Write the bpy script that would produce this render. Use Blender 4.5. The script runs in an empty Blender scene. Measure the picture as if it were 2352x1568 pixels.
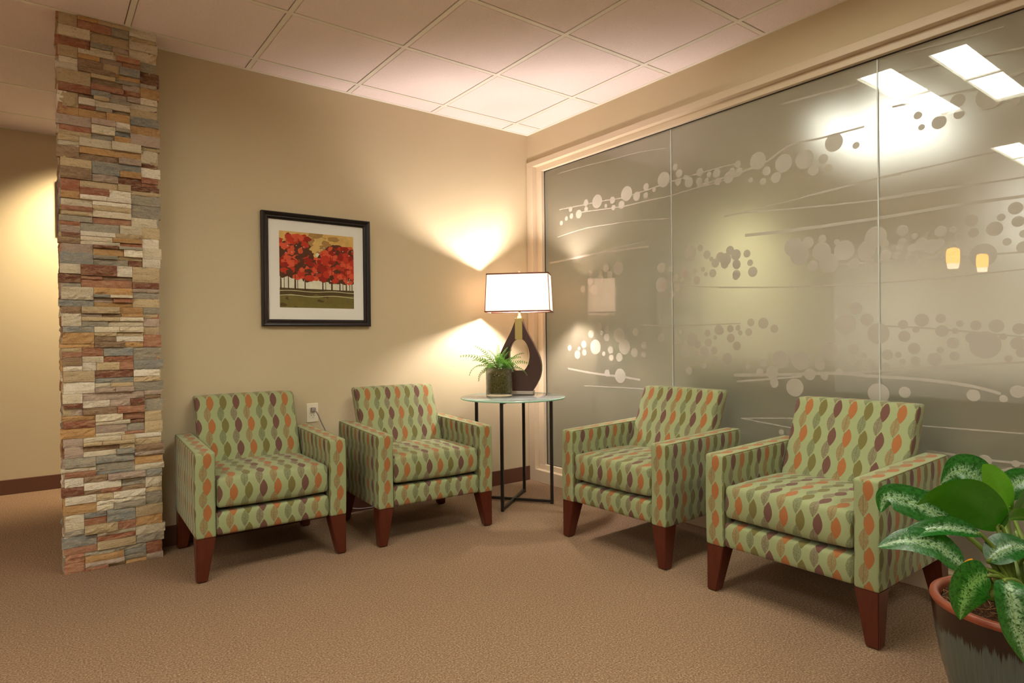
import bpy, bmesh, math, random
from mathutils import Vector, Matrix, noise
C = bpy.context.scene
COL = C.collection

# ---------------------------------------------------------------- camera, world, exposure
H = 2.668
cam_d = bpy.data.cameras.new('camera'); cam = bpy.data.objects.new('camera', cam_d); COL.objects.link(cam)
right = Vector((0.7981, -0.6024, -0.0108)); fwd = Vector((0.6025, 0.7981, -0.0050))
fwd.normalize(); right = (right - fwd * right.dot(fwd)).normalized(); up = right.cross(fwd)
cam.matrix_world = Matrix(((right.x, up.x, -fwd.x, -3.049), (right.y, up.y, -fwd.y, -3.817), (right.z, up.z, -fwd.z, 1.098), (0, 0, 0, 1)))
cam_d.lens = 22.047; cam_d.sensor_width = 36; cam_d.clip_start = .02
C.camera = cam
w = bpy.data.worlds.new('world'); C.world = w; w.use_nodes = True
w.node_tree.nodes['Background'].inputs[0].default_value = (1.0, .80, .62, 1)
w.node_tree.nodes['Background'].inputs[1].default_value = 0.9
C.view_settings.view_transform = 'Standard'; C.view_settings.look = 'None'
C.view_settings.exposure = 0.0; C.view_settings.gamma = 1; C.view_settings.use_curve_mapping = False
TROFFER_W = 28.0       # emission of the ceiling light lenses
TROFFER_C = (1.0, .96, .80)
OFFICE_W = 34.0
LAMP_W = 1900.0
random.seed(7)

# ---------------------------------------------------------------- node helpers
def s2l(c):
    return tuple(((x / 255) / 12.92 if x / 255 <= .04045 else ((x / 255 + .055) / 1.055) ** 2.4) for x in c)
class NT:
    def __init__(s, name):
        s.m = bpy.data.materials.new(name); s.m.use_nodes = True; s.t = s.m.node_tree
        s.t.nodes.clear(); s.out = s.n('ShaderNodeOutputMaterial')
    def n(s, t, **k):
        x = s.t.nodes.new(t)
        for a, b in k.items(): setattr(x, a, b)
        return x
    def set(s, sock, v):
        if hasattr(v, 'is_output'): s.t.links.new(v, sock)
        elif isinstance(v, (tuple, list)) and len(v) == 3 and sock.type == 'RGBA': sock.default_value = (*v, 1)
        else: sock.default_value = v
    def math(s, op, a, b=0.0, c=0.0):
        x = s.n('ShaderNodeMath', operation=op)
        for i, v in enumerate((a, b, c)): s.set(x.inputs[i], v)
        return x.outputs[0]
    def mix(s, f, a, b, mode='MIX'):
        x = s.n('ShaderNodeMix', data_type='RGBA', blend_type=mode)
        s.set(x.inputs[0], f); s.set(x.inputs[6], a); s.set(x.inputs[7], b)
        return x.outputs[2]
    def ramp(s, f, stops, interp='LINEAR'):
        x = s.n('ShaderNodeValToRGB'); s.set(x.inputs[0], f); e = x.color_ramp; e.interpolation = interp
        while len(e.elements) < len(stops): e.elements.new(.5)
        for el, (p, c) in zip(e.elements, stops):
            el.position = p; el.color = (*c, 1) if len(c) == 3 else c
        return x.outputs[0]
    def noise(s, vec, scale, detail=2, rough=.5, dist=0, dim='3D'):
        x = s.n('ShaderNodeTexNoise', noise_dimensions=dim)
        if vec is not None: s.set(x.inputs['Vector'], vec)
        x.inputs['Scale'].default_value = scale; x.inputs['Detail'].default_value = detail
        x.inputs['Roughness'].default_value = rough; x.inputs['Distortion'].default_value = dist
        return x.outputs[0]
    def obj(s): return s.n('ShaderNodeTexCoord').outputs['Object']
    def uv(s): return s.n('ShaderNodeTexCoord').outputs['UV']
    def scale(s, vec, sc):
        x = s.n('ShaderNodeMapping'); s.set(x.inputs[0], vec); x.inputs['Scale'].default_value = sc; return x.outputs[0]
    def bump(s, h, st, dist):
        x = s.n('ShaderNodeBump'); s.set(x.inputs['Height'], h); x.inputs['Strength'].default_value = st
        x.inputs['Distance'].default_value = dist; return x.outputs[0]
    def bsdf(s, col, rough=.5, metal=0, spec=.5, normal=None, **kw):
        x = s.n('ShaderNodeBsdfPrincipled'); s.set(x.inputs['Base Color'], col); s.set(x.inputs['Roughness'], rough)
        s.set(x.inputs['Metallic'], metal); x.inputs['Specular IOR Level'].default_value = spec
        if normal is not None: s.set(x.inputs['Normal'], normal)
        for k, v in kw.items(): s.set(x.inputs[k.replace('_', ' ')], v)
        return x.outputs[0]
    def done(s, sh): s.t.links.new(sh, s.out.inputs[0]); return s.m
def plain(name, rgb, rough=.5, metal=0, spec=.5, **kw):
    t = NT(name); return t.done(t.bsdf(s2l(rgb), rough, metal, spec, **kw))
def emit(name, rgb, st):
    t = NT(name); e = t.n('ShaderNodeEmission'); e.inputs[0].default_value = (*rgb, 1); e.inputs[1].default_value = st
    return t.done(e.outputs[0])

# ---------------------------------------------------------------- materials
M = {}
def mk_paint(name, rgb, weave=.25):
    t = NT(name); o = t.obj()
    a = t.noise(t.scale(o, (60, 60, 900)), 1, 2); b = t.noise(t.scale(o, (700, 700, 40)), 1, 2)
    h = t.math('ADD', a, b); c = s2l(rgb)
    col = t.mix(t.math('MULTIPLY', h, .5), tuple(x * .93 for x in c), tuple(min(1, x * 1.05) for x in c))
    return t.done(t.bsdf(col, .62, 0, .3, t.bump(h, weave, .0012)))
M['wall'] = mk_paint('wall_vinyl', (198, 183, 151))
M['wall_office'] = mk_paint('office_wall', (206, 200, 182))
M['trimpaint'] = plain('trim_paint', (204, 187, 160), .38)
t = NT('carpet'); o = t.obj()
n1 = t.noise(o, 150, 3, .75); n2 = t.noise(o, 60, 2, .6); n3 = t.noise(o, 1.1, 2)
vor = t.n('ShaderNodeTexVoronoi'); t.set(vor.inputs['Vector'], o); vor.inputs['Scale'].default_value = 190
col = t.ramp(n1, [(.30, s2l((78, 58, 44))), (.5, s2l((146, 120, 96))), (.70, s2l((212, 184, 154)))])
col = t.mix(t.math('MULTIPLY', n2, .5), col, s2l((136, 108, 84)))
col = t.mix(t.math('MULTIPLY', n3, .25), col, s2l((148, 118, 92)))
h = t.math('ADD', t.math('MULTIPLY', vor.outputs[0], -.6), n1)
M['carpet'] = t.done(t.bsdf(col, .95, 0, .1, t.bump(h, .8, .006)))
t = NT('ceiling_tile'); o = t.obj()
n1 = t.noise(o, 230, 3, .7); n2 = t.noise(o, 60, 3, .6)
col = t.mix(t.ramp(n1, [(.30, (1, 1, 1)), (.42, (0, 0, 0))]), s2l((242, 228, 226)), s2l((190, 172, 166)))
M['tile'] = t.done(t.bsdf(col, .9, 0, .2, t.bump(t.math('ADD', n1, n2), .55, .004)))
M['tbar'] = plain('grid_bar_white', (232, 226, 214), .5)
M['shadowgap'] = plain('grid_gap_dark', (88, 72, 58), .9)
t = NT('base_vinyl'); n1 = t.noise(t.obj(), 220, 2)
M['base'] = t.done(t.bsdf(t.mix(n1, s2l((84, 50, 34)), s2l((104, 64, 46))), .5))
# stone: colour per stone sits in an attribute, veins and grain on top
t = NT('ledger_stone'); a = t.n('ShaderNodeAttribute', attribute_name='stone'); o = t.obj()
n1 = t.noise(t.scale(o, (1, 1, 3.2)), 26, 5, .65, .8); n2 = t.noise(o, 150, 4, .7); n3 = t.noise(t.scale(o, (1, 1, 1.8)), 60, 4, .6, 1.5)
c1 = t.mix(t.ramp(n1, [(.40, (0, 0, 0)), (.68, (.40, .40, .40))]), a.outputs[0], s2l((206, 182, 142)), 'MIX')
c2 = t.mix(t.ramp(n3, [(.54, (0, 0, 0)), (.74, (.55, .55, .55))]), c1, s2l((112, 84, 64)))
c3 = t.mix(t.ramp(n2, [(.6, (0, 0, 0)), (.8, (.5, .5, .5))]), c2, s2l((236, 226, 206)))
M['stone'] = t.done(t.bsdf(c3, .7, 0, .35, t.bump(t.math('ADD', n1, t.math('MULTIPLY', n2, .5)), .8, .008)))
M['mortar'] = plain('stone_backing', (60, 46, 36), .95)
# upholstery: wavy chains of leaves; UV.x counts columns, UV.y counts leaf pairs
def mk_fabric():
    t = NT('leaf_chain_fabric'); sep = t.n('ShaderNodeSeparateXYZ'); t.set(sep.inputs[0], t.uv())
    U, V = sep.outputs[0], sep.outputs[1]
    p = .066
    cu = t.math('ROUND', U); s = t.math('MULTIPLY', t.math('SUBTRACT', U, cu), p)
    def leaf(vv, hw, off, tilt, span):
        d = t.math('SUBTRACT', vv, t.math('ROUND', vv))
        ax = t.math('ADD', off, t.math('MULTIPLY', d, tilt))
        wv = t.math('POWER', t.math('MAXIMUM', t.math('COSINE', t.math('MULTIPLY', d, math.pi / (2 * span))), 0), .82)
        wv = t.math('MULTIPLY', wv, hw)
        inside = t.math('LESS_THAN', t.math('ABSOLUTE', d), span)
        e = t.math('SUBTRACT', wv, t.math('ABSOLUTE', t.math('SUBTRACT', s, ax)))
        return t.math('MULTIPLY', t.math('GREATER_THAN', e, 0), inside), d, t.math('SUBTRACT', s, ax)
    solid, d1, x1 = leaf(V, .0180, .0088, .004, .335)
    hatch, d2, x2 = leaf(t.math('ADD', V, .48), .0172, -.0088, .004, .33)
    tail, d3, x3 = leaf(t.math('ADD', V, .86), .0022, -.006, .02, .07)
    k = t.math('FLOORED_MODULO', cu, 3)
    cs = t.mix(t.math('GREATER_THAN', k, .5), s2l((156, 100, 56)), s2l((110, 104, 58)))
    cs = t.mix(t.math('GREATER_THAN', k, 1.5), cs, s2l((104, 72, 62)))
    o = t.obj()
    vein = t.noise(o, 420, 2, .6)
    ch0 = t.mix(t.math('GREATER_THAN', k, .5), s2l((134, 112, 74)), s2l((104, 112, 80)))
    ch0 = t.mix(t.math('GREATER_THAN', k, 1.5), ch0, s2l((112, 102, 82)))
    ch = t.mix(t.ramp(vein, [(.45, (0, 0, 0)), (.62, (.8, .8, .8))]), ch0, s2l((146, 146, 106)))
    mid = t.math('LESS_THAN', t.math('ABSOLUTE', x2), .0008)
    ch = t.mix(t.math('MULTIPLY', mid, .6), ch, s2l((88, 84, 60)))
    base = t.mix(t.noise(o, 300, 2), s2l((139, 149, 106)), s2l((151, 160, 117)))
    c = t.mix(t.math('MULTIPLY', tail, .8), base, s2l((112, 110, 80)))
    c = t.mix(hatch, c, ch); c = t.mix(solid, c, cs)
    h = t.math('ADD', t.noise(t.scale(t.uv(), (60, 4, 1)), 14, 2), t.noise(o, 900, 2))
    return t.done(t.bsdf(c, .8, 0, .2, t.bump(h, .2, .0015), Sheen_Weight=.15))
M['fabric'] = mk_fabric()
M['welt'] = plain('welt_fabric', (120, 116, 78), .85)
M['gimp'] = plain('dark_lining', (30, 26, 20), .9)
t = NT('cherry_wood'); n1 = t.noise(t.scale(t.obj(), (14, 14, 1.2)), 8, 4, .6, 1.0)
M['cherry'] = t.done(t.bsdf(t.mix(n1, s2l((60, 21, 11)), s2l((96, 40, 21))), .32, 0, .5))
t = NT('walnut'); n1 = t.noise(t.scale(t.obj(), (30, 30, 1.5)), 6, 4, .6, .8)
M['walnut'] = t.done(t.bsdf(t.mix(n1, s2l((46, 26, 20)), s2l((74, 44, 34))), .28))
M['counter'] = plain('counter_laminate', (92, 78, 62), .6)
M['blackmetal'] = plain('black_metal', (34, 28, 25), .4, .3)
M['steel'] = plain('brushed_steel', (190, 182, 172), .28, 1)
M['brass'] = plain('brushed_brass', (176, 160, 104), .38, 1)
M['white'] = plain('white_plastic', (228, 220, 196), .35)
M['black'] = plain('black', (14, 12, 10), .6)
M['frame'] = plain('frame_black_brown', (26, 18, 15), .38, 0, .3)
M['mat'] = plain('mat_board', (246, 242, 232), .8)
M['cord'] = plain('grey_cord', (150, 140, 136), .4)
# clear glass
def mk_glass(name, col, rough=0, ior=1.45):
    t = NT(name); g = t.n('ShaderNodeBsdfGlass'); g.inputs[0].default_value = (*col, 1); g.inputs['Roughness'].default_value = rough
    g.inputs['IOR'].default_value = ior
    tr = t.n('ShaderNodeBsdfTransparent'); tr.inputs[0].default_value = (*col, 1)
    mx = t.n('ShaderNodeMixShader'); mx.inputs[0].default_value = .35
    t.t.links.new(g.outputs[0], mx.inputs[1]); t.t.links.new(tr.outputs[0], mx.inputs[2])
    return t.done(mx.outputs[0])
M['vase'] = mk_glass('vase_glass', (.97, .98, .96), 0, 1.3)
def mk_thin(name, col, extra_diff=0.0, diffcol=(.8, .9, .85), ior=1.45):
    t = NT(name); tr = t.n('ShaderNodeBsdfTransparent'); tr.inputs[0].default_value = (*col, 1)
    gl = t.n('ShaderNodeBsdfGlossy'); gl.inputs['Roughness'].default_value = .02
    lw = t.n('ShaderNodeFresnel'); lw.inputs[0].default_value = ior
    df = t.n('ShaderNodeBsdfDiffuse'); df.inputs[0].default_value = (*diffcol, 1)
    m1 = t.n('ShaderNodeMixShader'); m1.inputs[0].default_value = extra_diff
    t.t.links.new(tr.outputs[0], m1.inputs[1]); t.t.links.new(df.outputs[0], m1.inputs[2])
    m2 = t.n('ShaderNodeMixShader'); t.t.links.new(lw.outputs[0], m2.inputs[0])
    t.t.links.new(m1.outputs[0], m2.inputs[1]); t.t.links.new(gl.outputs[0], m2.inputs[2])
    return t.done(m2.outputs[0])
M['tabletop'] = mk_thin('table_glass', (.90, .95, .92), .24, (.80, .86, .82))
M['tableedge'] = plain('table_glass_edge', (150, 200, 176), .15)
M['picglass'] = mk_thin('picture_glazing', (.995, .995, .995), ior=1.2)
# frosted pane: sharp gloss on rough glass, plus a little milky scatter
def mk_pane():
    t = NT('frosted_glass')
    rf = t.n('ShaderNodeBsdfRefraction'); rf.inputs[0].default_value = (.92, .93, .88, 1); rf.inputs['Roughness'].default_value = .44; rf.inputs['IOR'].default_value = 1.25
    gl = t.n('ShaderNodeBsdfGlossy'); gl.inputs['Roughness'].default_value = .012
    df = t.n('ShaderNodeBsdfDiffuse'); df.inputs[0].default_value = (*s2l((190, 180, 158)), 1)
    tl = t.n('ShaderNodeBsdfTranslucent'); tl.inputs[0].default_value = (*s2l((190, 196, 176)), 1)
    fr = t.n('ShaderNodeFresnel'); fr.inputs[0].default_value = 1.5
    L = t.t.links.new
    a = t.n('ShaderNodeMixShader'); a.inputs[0].default_value = .5; L(df.outputs[0], a.inputs[1]); L(tl.outputs[0], a.inputs[2])
    b = t.n('ShaderNodeMixShader'); b.inputs[0].default_value = .40; L(rf.outputs[0], b.inputs[1]); L(a.outputs[0], b.inputs[2])
    c = t.n('ShaderNodeMixShader'); L(t.math('MINIMUM', t.math('MULTIPLY', fr.outputs[0], 2.0), .9), c.inputs[0]); L(b.outputs[0], c.inputs[1]); L(gl.outputs[0], c.inputs[2])
    return t.done(c.outputs[0])
M['pane'] = mk_pane()
def mk_film():
    t = NT('etched_pattern'); L = t.t.links.new
    gl = t.n('ShaderNodeBsdfGlossy'); gl.inputs['Roughness'].default_value = .012
    df = t.n('ShaderNodeBsdfDiffuse'); df.inputs[0].default_value = (*s2l((204, 197, 182)), 1)
    tl = t.n('ShaderNodeBsdfTranslucent'); tl.inputs[0].default_value = (*s2l((214, 212, 198)), 1)
    fr = t.n('ShaderNodeFresnel'); fr.inputs[0].default_value = 1.5
    a = t.n('ShaderNodeMixShader'); a.inputs[0].default_value = .42; L(df.outputs[0], a.inputs[1]); L(tl.outputs[0], a.inputs[2])
    tr = t.n('ShaderNodeBsdfTransparent')
    b = t.n('ShaderNodeMixShader'); b.inputs[0].default_value = .97; L(tr.outputs[0], b.inputs[1]); L(a.outputs[0], b.inputs[2])
    c = t.n('ShaderNodeMixShader'); L(t.math('MINIMUM', t.math('MULTIPLY', fr.outputs[0], 2.0), .9), c.inputs[0]); L(b.outputs[0], c.inputs[1]); L(gl.outputs[0], c.inputs[2])
    return t.done(c.outputs[0])
M['film'] = mk_film()
M['seam'] = plain('seam_sealant', (186, 192, 186), .3)
# lamp shade linen
t = NT('shade_linen'); o = t.obj()
wv = t.noise(t.scale(o, (40, 40, 900)), 1, 2)
df = t.n('ShaderNodeBsdfDiffuse'); df.inputs[0].default_value = (*s2l((242, 228, 206)), 1)
tl = t.n('ShaderNodeBsdfTranslucent'); t.set(tl.inputs[0], t.mix(wv, s2l((255, 248, 240)), s2l((246, 230, 216))))
mx = t.n('ShaderNodeMixShader'); mx.inputs[0].default_value = .85
t.t.links.new(df.outputs[0], mx.inputs[1]); t.t.links.new(tl.outputs[0], mx.inputs[2]); M['shade'] = t.done(mx.outputs[0])
M['shadetrim'] = plain('shade_trim', (112, 66, 58), .7)
M['bulb'] = emit('lamp_bulb', (1.0, .86, .79), LAMP_W)
M['lens'] = emit('troffer_lens', TROFFER_C, TROFFER_W)
M['lens2'] = emit('office_troffer_lens', (1, .98, .92), OFFICE_W)
M['center'] = plain('troffer_basket', (206, 206, 196), .5)
M['pendant'] = emit('pendant_glass', (1.0, .42, .06), 16)
M['pendant_tip'] = emit('pendant_glass_tip', (1.0, .62, .40), 14)
# plants
def mk_leaf(name, dark, mid, silver, lo, hi, under=((44, 110, 14), (70, 140, 26))):
    t = NT(name); sep = t.n('ShaderNodeSeparateXYZ'); t.set(sep.inputs[0], t.uv()); U, V = sep.outputs[0], sep.outputs[1]
    d = t.math('MULTIPLY', t.math('ABSOLUTE', t.math('SUBTRACT', U, .5)), 2)
    n1 = t.noise(t.scale(t.uv(), (3, 16, 1)), 3.0, 4, .7, 1.2)
    f = t.math('ADD', d, t.math('MULTIPLY', t.math('SUBTRACT', n1, .5), 1.1))
    c = t.mix(t.ramp(f, [(lo, (0, 0, 0)), (hi, (1, 1, 1))]), silver, mid)
    n2 = t.noise(t.scale(t.uv(), (5, 13, 1)), 2.0, 4, .7, .6)
    c = t.mix(t.ramp(n2, [(.48, (0, 0, 0)), (.58, (1, 1, 1))]), c, dark)
    midrib = t.math('LESS_THAN', d, .035)
    c = t.mix(t.math('MULTIPLY', midrib, .6), c, s2l((120, 160, 80)))
    geo = t.n('ShaderNodeNewGeometry')
    c = t.mix(geo.outputs['Backfacing'], c, t.mix(n1, s2l(under[0]), s2l(under[1])))
    b = t.bsdf(c, .2, 0, .75, t.bump(n1, .2, .003))
    tl = t.n('ShaderNodeBsdfTranslucent'); t.set(tl.inputs[0], t.mix(.5, c, s2l((110, 190, 30))))
    mx = t.n('ShaderNodeMixShader'); mx.inputs[0].default_value = .2
    t.t.links.new(b, mx.inputs[1]); t.t.links.new(tl.outputs[0], mx.inputs[2]); return t.done(mx.outputs[0])
M['leaf'] = mk_leaf('variegated_leaf', s2l((16, 70, 24)), s2l((34, 104, 36)), s2l((158, 192, 150)), .12, .46)
M['leafdark'] = mk_leaf('deep_green_leaf', s2l((14, 62, 18)), s2l((36, 100, 28)), s2l((120, 168, 90)), .12, .4, ((22, 74, 10), (44, 108, 18)))
M['leaffresh'] = mk_leaf('fresh_leaf', s2l((60, 120, 24)), s2l((84, 150, 34)), s2l((120, 170, 60)), .12, .4, ((70, 134, 18), (112, 172, 40)))
M['leafyellow'] = plain('yellowed_leaf', (214, 150, 30), .5)
M['petiole'] = plain('leaf_stalk', (96, 118, 40), .45)
t = NT('fern_green'); n1 = t.noise(t.obj(), 30, 2)
c = t.mix(n1, s2l((44, 92, 34)), s2l((112, 156, 62))); b = t.bsdf(c, .5, 0, .3)
tl = t.n('ShaderNodeBsdfTranslucent'); t.set(tl.inputs[0], c); mx = t.n('ShaderNodeMixShader'); mx.inputs[0].default_value = .3
t.t.links.new(b, mx.inputs[1]); t.t.links.new(tl.outputs[0], mx.inputs[2]); M['fern'] = t.done(mx.outputs[0])
t = NT('moss_soil'); o = t.obj(); n1 = t.noise(t.scale(o, (1, 1, 1)), 70, 5, .7, 2.0)
M['moss'] = t.done(t.bsdf(t.ramp(n1, [(.3, s2l((40, 32, 16))), (.5, s2l((88, 78, 38))), (.72, s2l((142, 130, 80)))]), .9, 0, .2, t.bump(n1, .8, .006)))
t = NT('pot_soil'); o = t.obj(); n1 = t.noise(o, 90, 5, .75, 2.5)
M['soil'] = t.done(t.bsdf(t.ramp(n1, [(.32, s2l((24, 14, 8))), (.52, s2l((78, 50, 28))), (.72, s2l((164, 122, 80)))]), .95, 0, .2, t.bump(n1, 1, .01)))
M['fibre'] = plain('moss_fibre', (150, 110, 70), .9)
# glazed pot: dark band that drips into a grey-green glaze
t = NT('drip_glaze'); o = t.obj(); sx = t.n('ShaderNodeSeparateXYZ'); t.set(sx.inputs[0], o)
ang = t.math('ARCTAN2', sx.outputs[1], sx.outputs[0])
cmb = t.n('ShaderNodeCombineXYZ'); t.set(cmb.inputs[0], t.math('MULTIPLY', ang, 14)); t.set(cmb.inputs[1], t.math('MULTIPLY', sx.outputs[2], 2.5))
dr = t.noise(cmb.outputs[0], 2.0, 4, .7)
edge = t.math('ADD', sx.outputs[2], t.math('MULTIPLY', t.math('SUBTRACT', dr, .5), .11))
f = t.ramp(t.math('MULTIPLY', edge, 2.0), [(.60, (0, 0, 0)), (.625, (1, 1, 1))])
n1 = t.noise(o, 22, 4, .6)
c = t.mix(f, t.mix(t.noise(cmb.outputs[0], 3, 3), s2l((56, 66, 62)), s2l((92, 100, 92))), t.mix(n1, s2l((22, 14, 12)), s2l((54, 32, 22))))
M['pot'] = t.done(t.bsdf(c, .22, 0, .5))
t = NT('pot_rim_glaze'); n1 = t.noise(t.obj(), 40, 3)
M['rim'] = t.done(t.bsdf(t.mix(n1, s2l((118, 46, 22)), s2l((150, 80, 54))), .35))

# ---------------------------------------------------------------- mesh helpers
def link(name, bm, mats, parent=None, smooth=False, wn=False):
    me = bpy.data.meshes.new(name); bm.normal_update(); bm.to_mesh(me); bm.free()
    for m in (mats if isinstance(mats, list) else [mats]): me.materials.append(m)
    if smooth:
        for p in me.polygons: p.use_smooth = True
    o = bpy.data.objects.new(name, me); COL.objects.link(o)
    if parent: o.parent = parent
    return o
def thing(name, label, cat, loc=(0, 0, 0), rz=0, group=None):
    o = bpy.data.objects.new(name, None); COL.objects.link(o); o.empty_display_size = .05
    o.location = loc; o.rotation_euler = (0, 0, rz); o['label'] = label; o['category'] = cat
    if group: o['group'] = group
    return o
def tag(o, label, cat, group=None):
    o['label'] = label; o['category'] = cat
    if group: o['group'] = group
    return o
def struct(o): o['kind'] = 'structure'; return o
def box(bm, a, b, mi=0, bev=0, seg=2):
    vs = [bm.verts.new((x, y, z)) for x in (a[0], b[0]) for y in (a[1], b[1]) for z in (a[2], b[2])]
    F = [(0, 1, 3, 2), (4, 6, 7, 5), (0, 4, 5, 1), (2, 3, 7, 6), (0, 2, 6, 4), (1, 5, 7, 3)]
    fs = [bm.faces.new([vs[i] for i in f]) for f in F]
    for f in fs: f.material_index = mi
    if bev:
        es = list({e for f in fs for e in f.edges})
        r = bmesh.ops.bevel(bm, geom=es, offset=bev, segments=seg, affect='EDGES', profile=.5)
        for f in r['faces']: f.material_index = mi
    return fs
def B(): return bmesh.new()
def boxobj(name, a, b, m, parent=None, bev=0):
    bm = B(); box(bm, a, b, 0, bev); return link(name, bm, m, parent)
def lathe(bm, prof, n=40, mi=0, close=False, c=(0, 0)):
    rings = []
    for r, z in prof:
        rings.append([bm.verts.new((c[0] + max(r, 1e-4) * math.cos(2 * math.pi * i / n), c[1] + max(r, 1e-4) * math.sin(2 * math.pi * i / n), z)) for i in range(n)])
    for k in range(len(rings) - 1):
        for i in range(n):
            f = bm.faces.new((rings[k][i], rings[k][(i + 1) % n], rings[k + 1][(i + 1) % n], rings[k + 1][i])); f.material_index = mi; f.smooth = True
    if close:
        for f in (bm.faces.new(rings[0][::-1]), bm.faces.new(rings[-1])): f.material_index = mi
    return rings
def tube(bm, pts, rad, n=8, mi=0, cap=True):
    pts = [Vector(p) for p in pts]; rings = []; u = None
    for i, p in enumerate(pts):
        d = (pts[min(i + 1, len(pts) - 1)] - pts[max(i - 1, 0)]).normalized()
        if u is None: u = d.orthogonal().normalized()
        else: u = (u - d * u.dot(d)).normalized()
        v = d.cross(u); r = rad[i] if isinstance(rad, (list, tuple)) else rad
        rings.append([bm.verts.new(p + r * (u * math.cos(2 * math.pi * k / n) + v * math.sin(2 * math.pi * k / n))) for k in range(n)])
    for a, b in zip(rings, rings[1:]):
        for k in range(n):
            f = bm.faces.new((a[k], a[(k + 1) % n], b[(k + 1) % n], b[k])); f.material_index = mi; f.smooth = True
    if cap: bm.faces.new(rings[0][::-1]).material_index = mi; bm.faces.new(rings[-1]).material_index = mi
def catmull(P, n):
    P = [Vector(p) for p in P]; Q = [P[0] * 2 - P[1]] + P + [P[-1] * 2 - P[-2]]; out = []
    for i in range(1, len(Q) - 2):
        for k in range(n):
            t = k / n; a, b, c, d = Q[i - 1:i + 3]
            out.append(.5 * ((2 * b) + (c - a) * t + (2 * a - 5 * b + 4 * c - d) * t * t + (3 * b - a - 3 * c + d) * t ** 3))
    return out + [P[-1]]

# ---------------------------------------------------------------- room shell
XW, YS, YN = -9.0, -8.0, 2.05
T = .6096; X0, Y0 = -.24, -.17
bm = B(); box(bm, (XW, YS, -.1), (9.0, YN, 0)); struct(link('floor', bm, M['carpet']))
troffers = [(-2.069, -2.608), (-4.507, -2.608), (-6.945, -2.608), (-2.069, -5.047), (-4.507, -5.047), (-6.945, -5.047)]
office_troffers = [(1.5888, -1.999), (6.4656, -1.999), (4.0272, -4.437)]
holes = []
for x, y in troffers + office_troffers: holes += [(x + T / 2, y + T / 2), (x + 1.5 * T, y + T / 2)]
bm = B()
nx0, nx1 = math.floor((XW - X0) / T), math.ceil((9 - X0) / T)
ny0, ny1 = math.floor((YS - Y0) / T), math.ceil((YN - Y0) / T)
g = .003
for i in range(nx0, nx1):
    for j in range(ny0, ny1):
        a, b = max(X0 + i * T, XW), min(X0 + (i + 1) * T, 9.0); c, d = max(Y0 + j * T, YS), min(Y0 + (j + 1) * T, YN)
        if b - a < .01 or d - c < .01: continue
        if any(abs(hx - (X0 + (i + .5) * T)) < .1 and abs(hy - (Y0 + (j + .5) * T)) < .1 for hx, hy in holes): continue
        e = .012 + g
        if b - a > 3 * e and d - c > 3 * e:
            box(bm, (a + e, c + e, H + .0015), (b - e, d - e, H + .02), 0, .003, 1)      # tegular tile drops to the bar face
        f = bm.faces.new([bm.verts.new(q) for q in ((a, c, H + .010), (a, d, H + .010), (b, d, H + .010), (b, c, H + .010))]); f.material_index = 2
for i in range(nx0 + 1, nx1):
    x = X0 + i * T
    if XW < x < 9: box(bm, (x - .012, YS, H), (x + .012, YN, H + .009), 1)
for j in range(ny0 + 1, ny1):
    y = Y0 + j * T
    if YS < y < YN: box(bm, (XW, y - .012, H + .0003), (9, y + .012, H + .009), 1)
struct(link('ceiling', bm, [M['tile'], M['tbar'], M['shadowgap']]))
HT = H + .03
def wall(name, a, b, m='wall'):
    return struct(boxobj(name, a, b, M[m]))
wall('wall_left', (-2.75, 0, 0), (0, .14, HT))
wall('wall_corridor', (XW, YN, 0), (.15, YN + .1, HT))
wall('wall_south', (XW, YS - .1, 0), (9, YS, HT))
wall('wall_right', (0, -6.6, 2.452), (.12, .14, HT))                 # header over the glass
wall('wall_right_end', (0, YS, 0), (.12, -6.6, HT))
wall('wall_corridor_end', (0, .14, 0), (.12, YN, HT))
wall('wall_office_back', (.12, .02, 0), (9, .14, HT), 'wall_office')
wall('wall_office_east', (9, YS, 0), (9.1, .14, HT), 'wall_office')
# wall angle strips of the ceiling grid
bm = B()
box(bm, (-2.54, -.02, H - .001), (0, 0, H + .009)); box(bm, (-.02, -6.6, H - .001), (0, -.02, H + .009)); box(bm, (XW, YN - .02, H - .001), (.0, YN, H + .009))
struct(link('trim_1', bm, M['tbar']))
# baseboards
bm = B(); box(bm, (-2.55, -.012, 0), (-.012, 0, .108), 0, .003, 2); struct(link('baseboard_left', bm, M['base']))
bm = B(); box(bm, (XW, YN - .012, 0), (.0, YN, .108), 0, .003, 2); struct(link('baseboard_corridor', bm, M['base']))

# ---------------------------------------------------------------- glass partition
win = bpy.data.objects.new('window_1', None); COL.objects.link(win); struct(win)
YE = -6.55
bm = B()
def frame_ring(x0, x1, y0, y1, z0, z1, wd, bev):
    box(bm, (x0, y1 + wd, z0), (x1, y0 - wd, z0 + wd), 0, bev); box(bm, (x0, y1 + wd, z1 - wd), (x1, y0 - wd, z1), 0, bev)
    box(bm, (x0, y0 - wd, z0), (x1, y0, z1), 0, bev); box(bm, (x0, y1, z0), (x1, y1 + wd, z1), 0, bev)
box(bm, (-.014, YE, 2.412), (.12, -.004, 2.4525), 0, .002)            # head casing
box(bm, (-.014, -.074, .092), (.12, -.004, 2.412), 0, .002)           # jamb casing in the corner
box(bm, (-.014, YE, 0), (.12, -.004, .092), 0, .002)                  # base casing under the sill
box(bm, (-.014, YE - .05, .0), (.12, YE, 2.4525), 0, .002)
link('casing', bm, M['trimpaint'], win)
bm = B()
box(bm, (.028, YE, 2.374), (.118, -.074, 2.412), 0, .002); box(bm, (.028, -.134, .13), (.118, -.074, 2.374), 0, .002); box(bm, (.028, YE, .092), (.118, -.074, .13), 0, .002)
link('glazing_stop', bm, M['trimpaint'], win)
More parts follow.
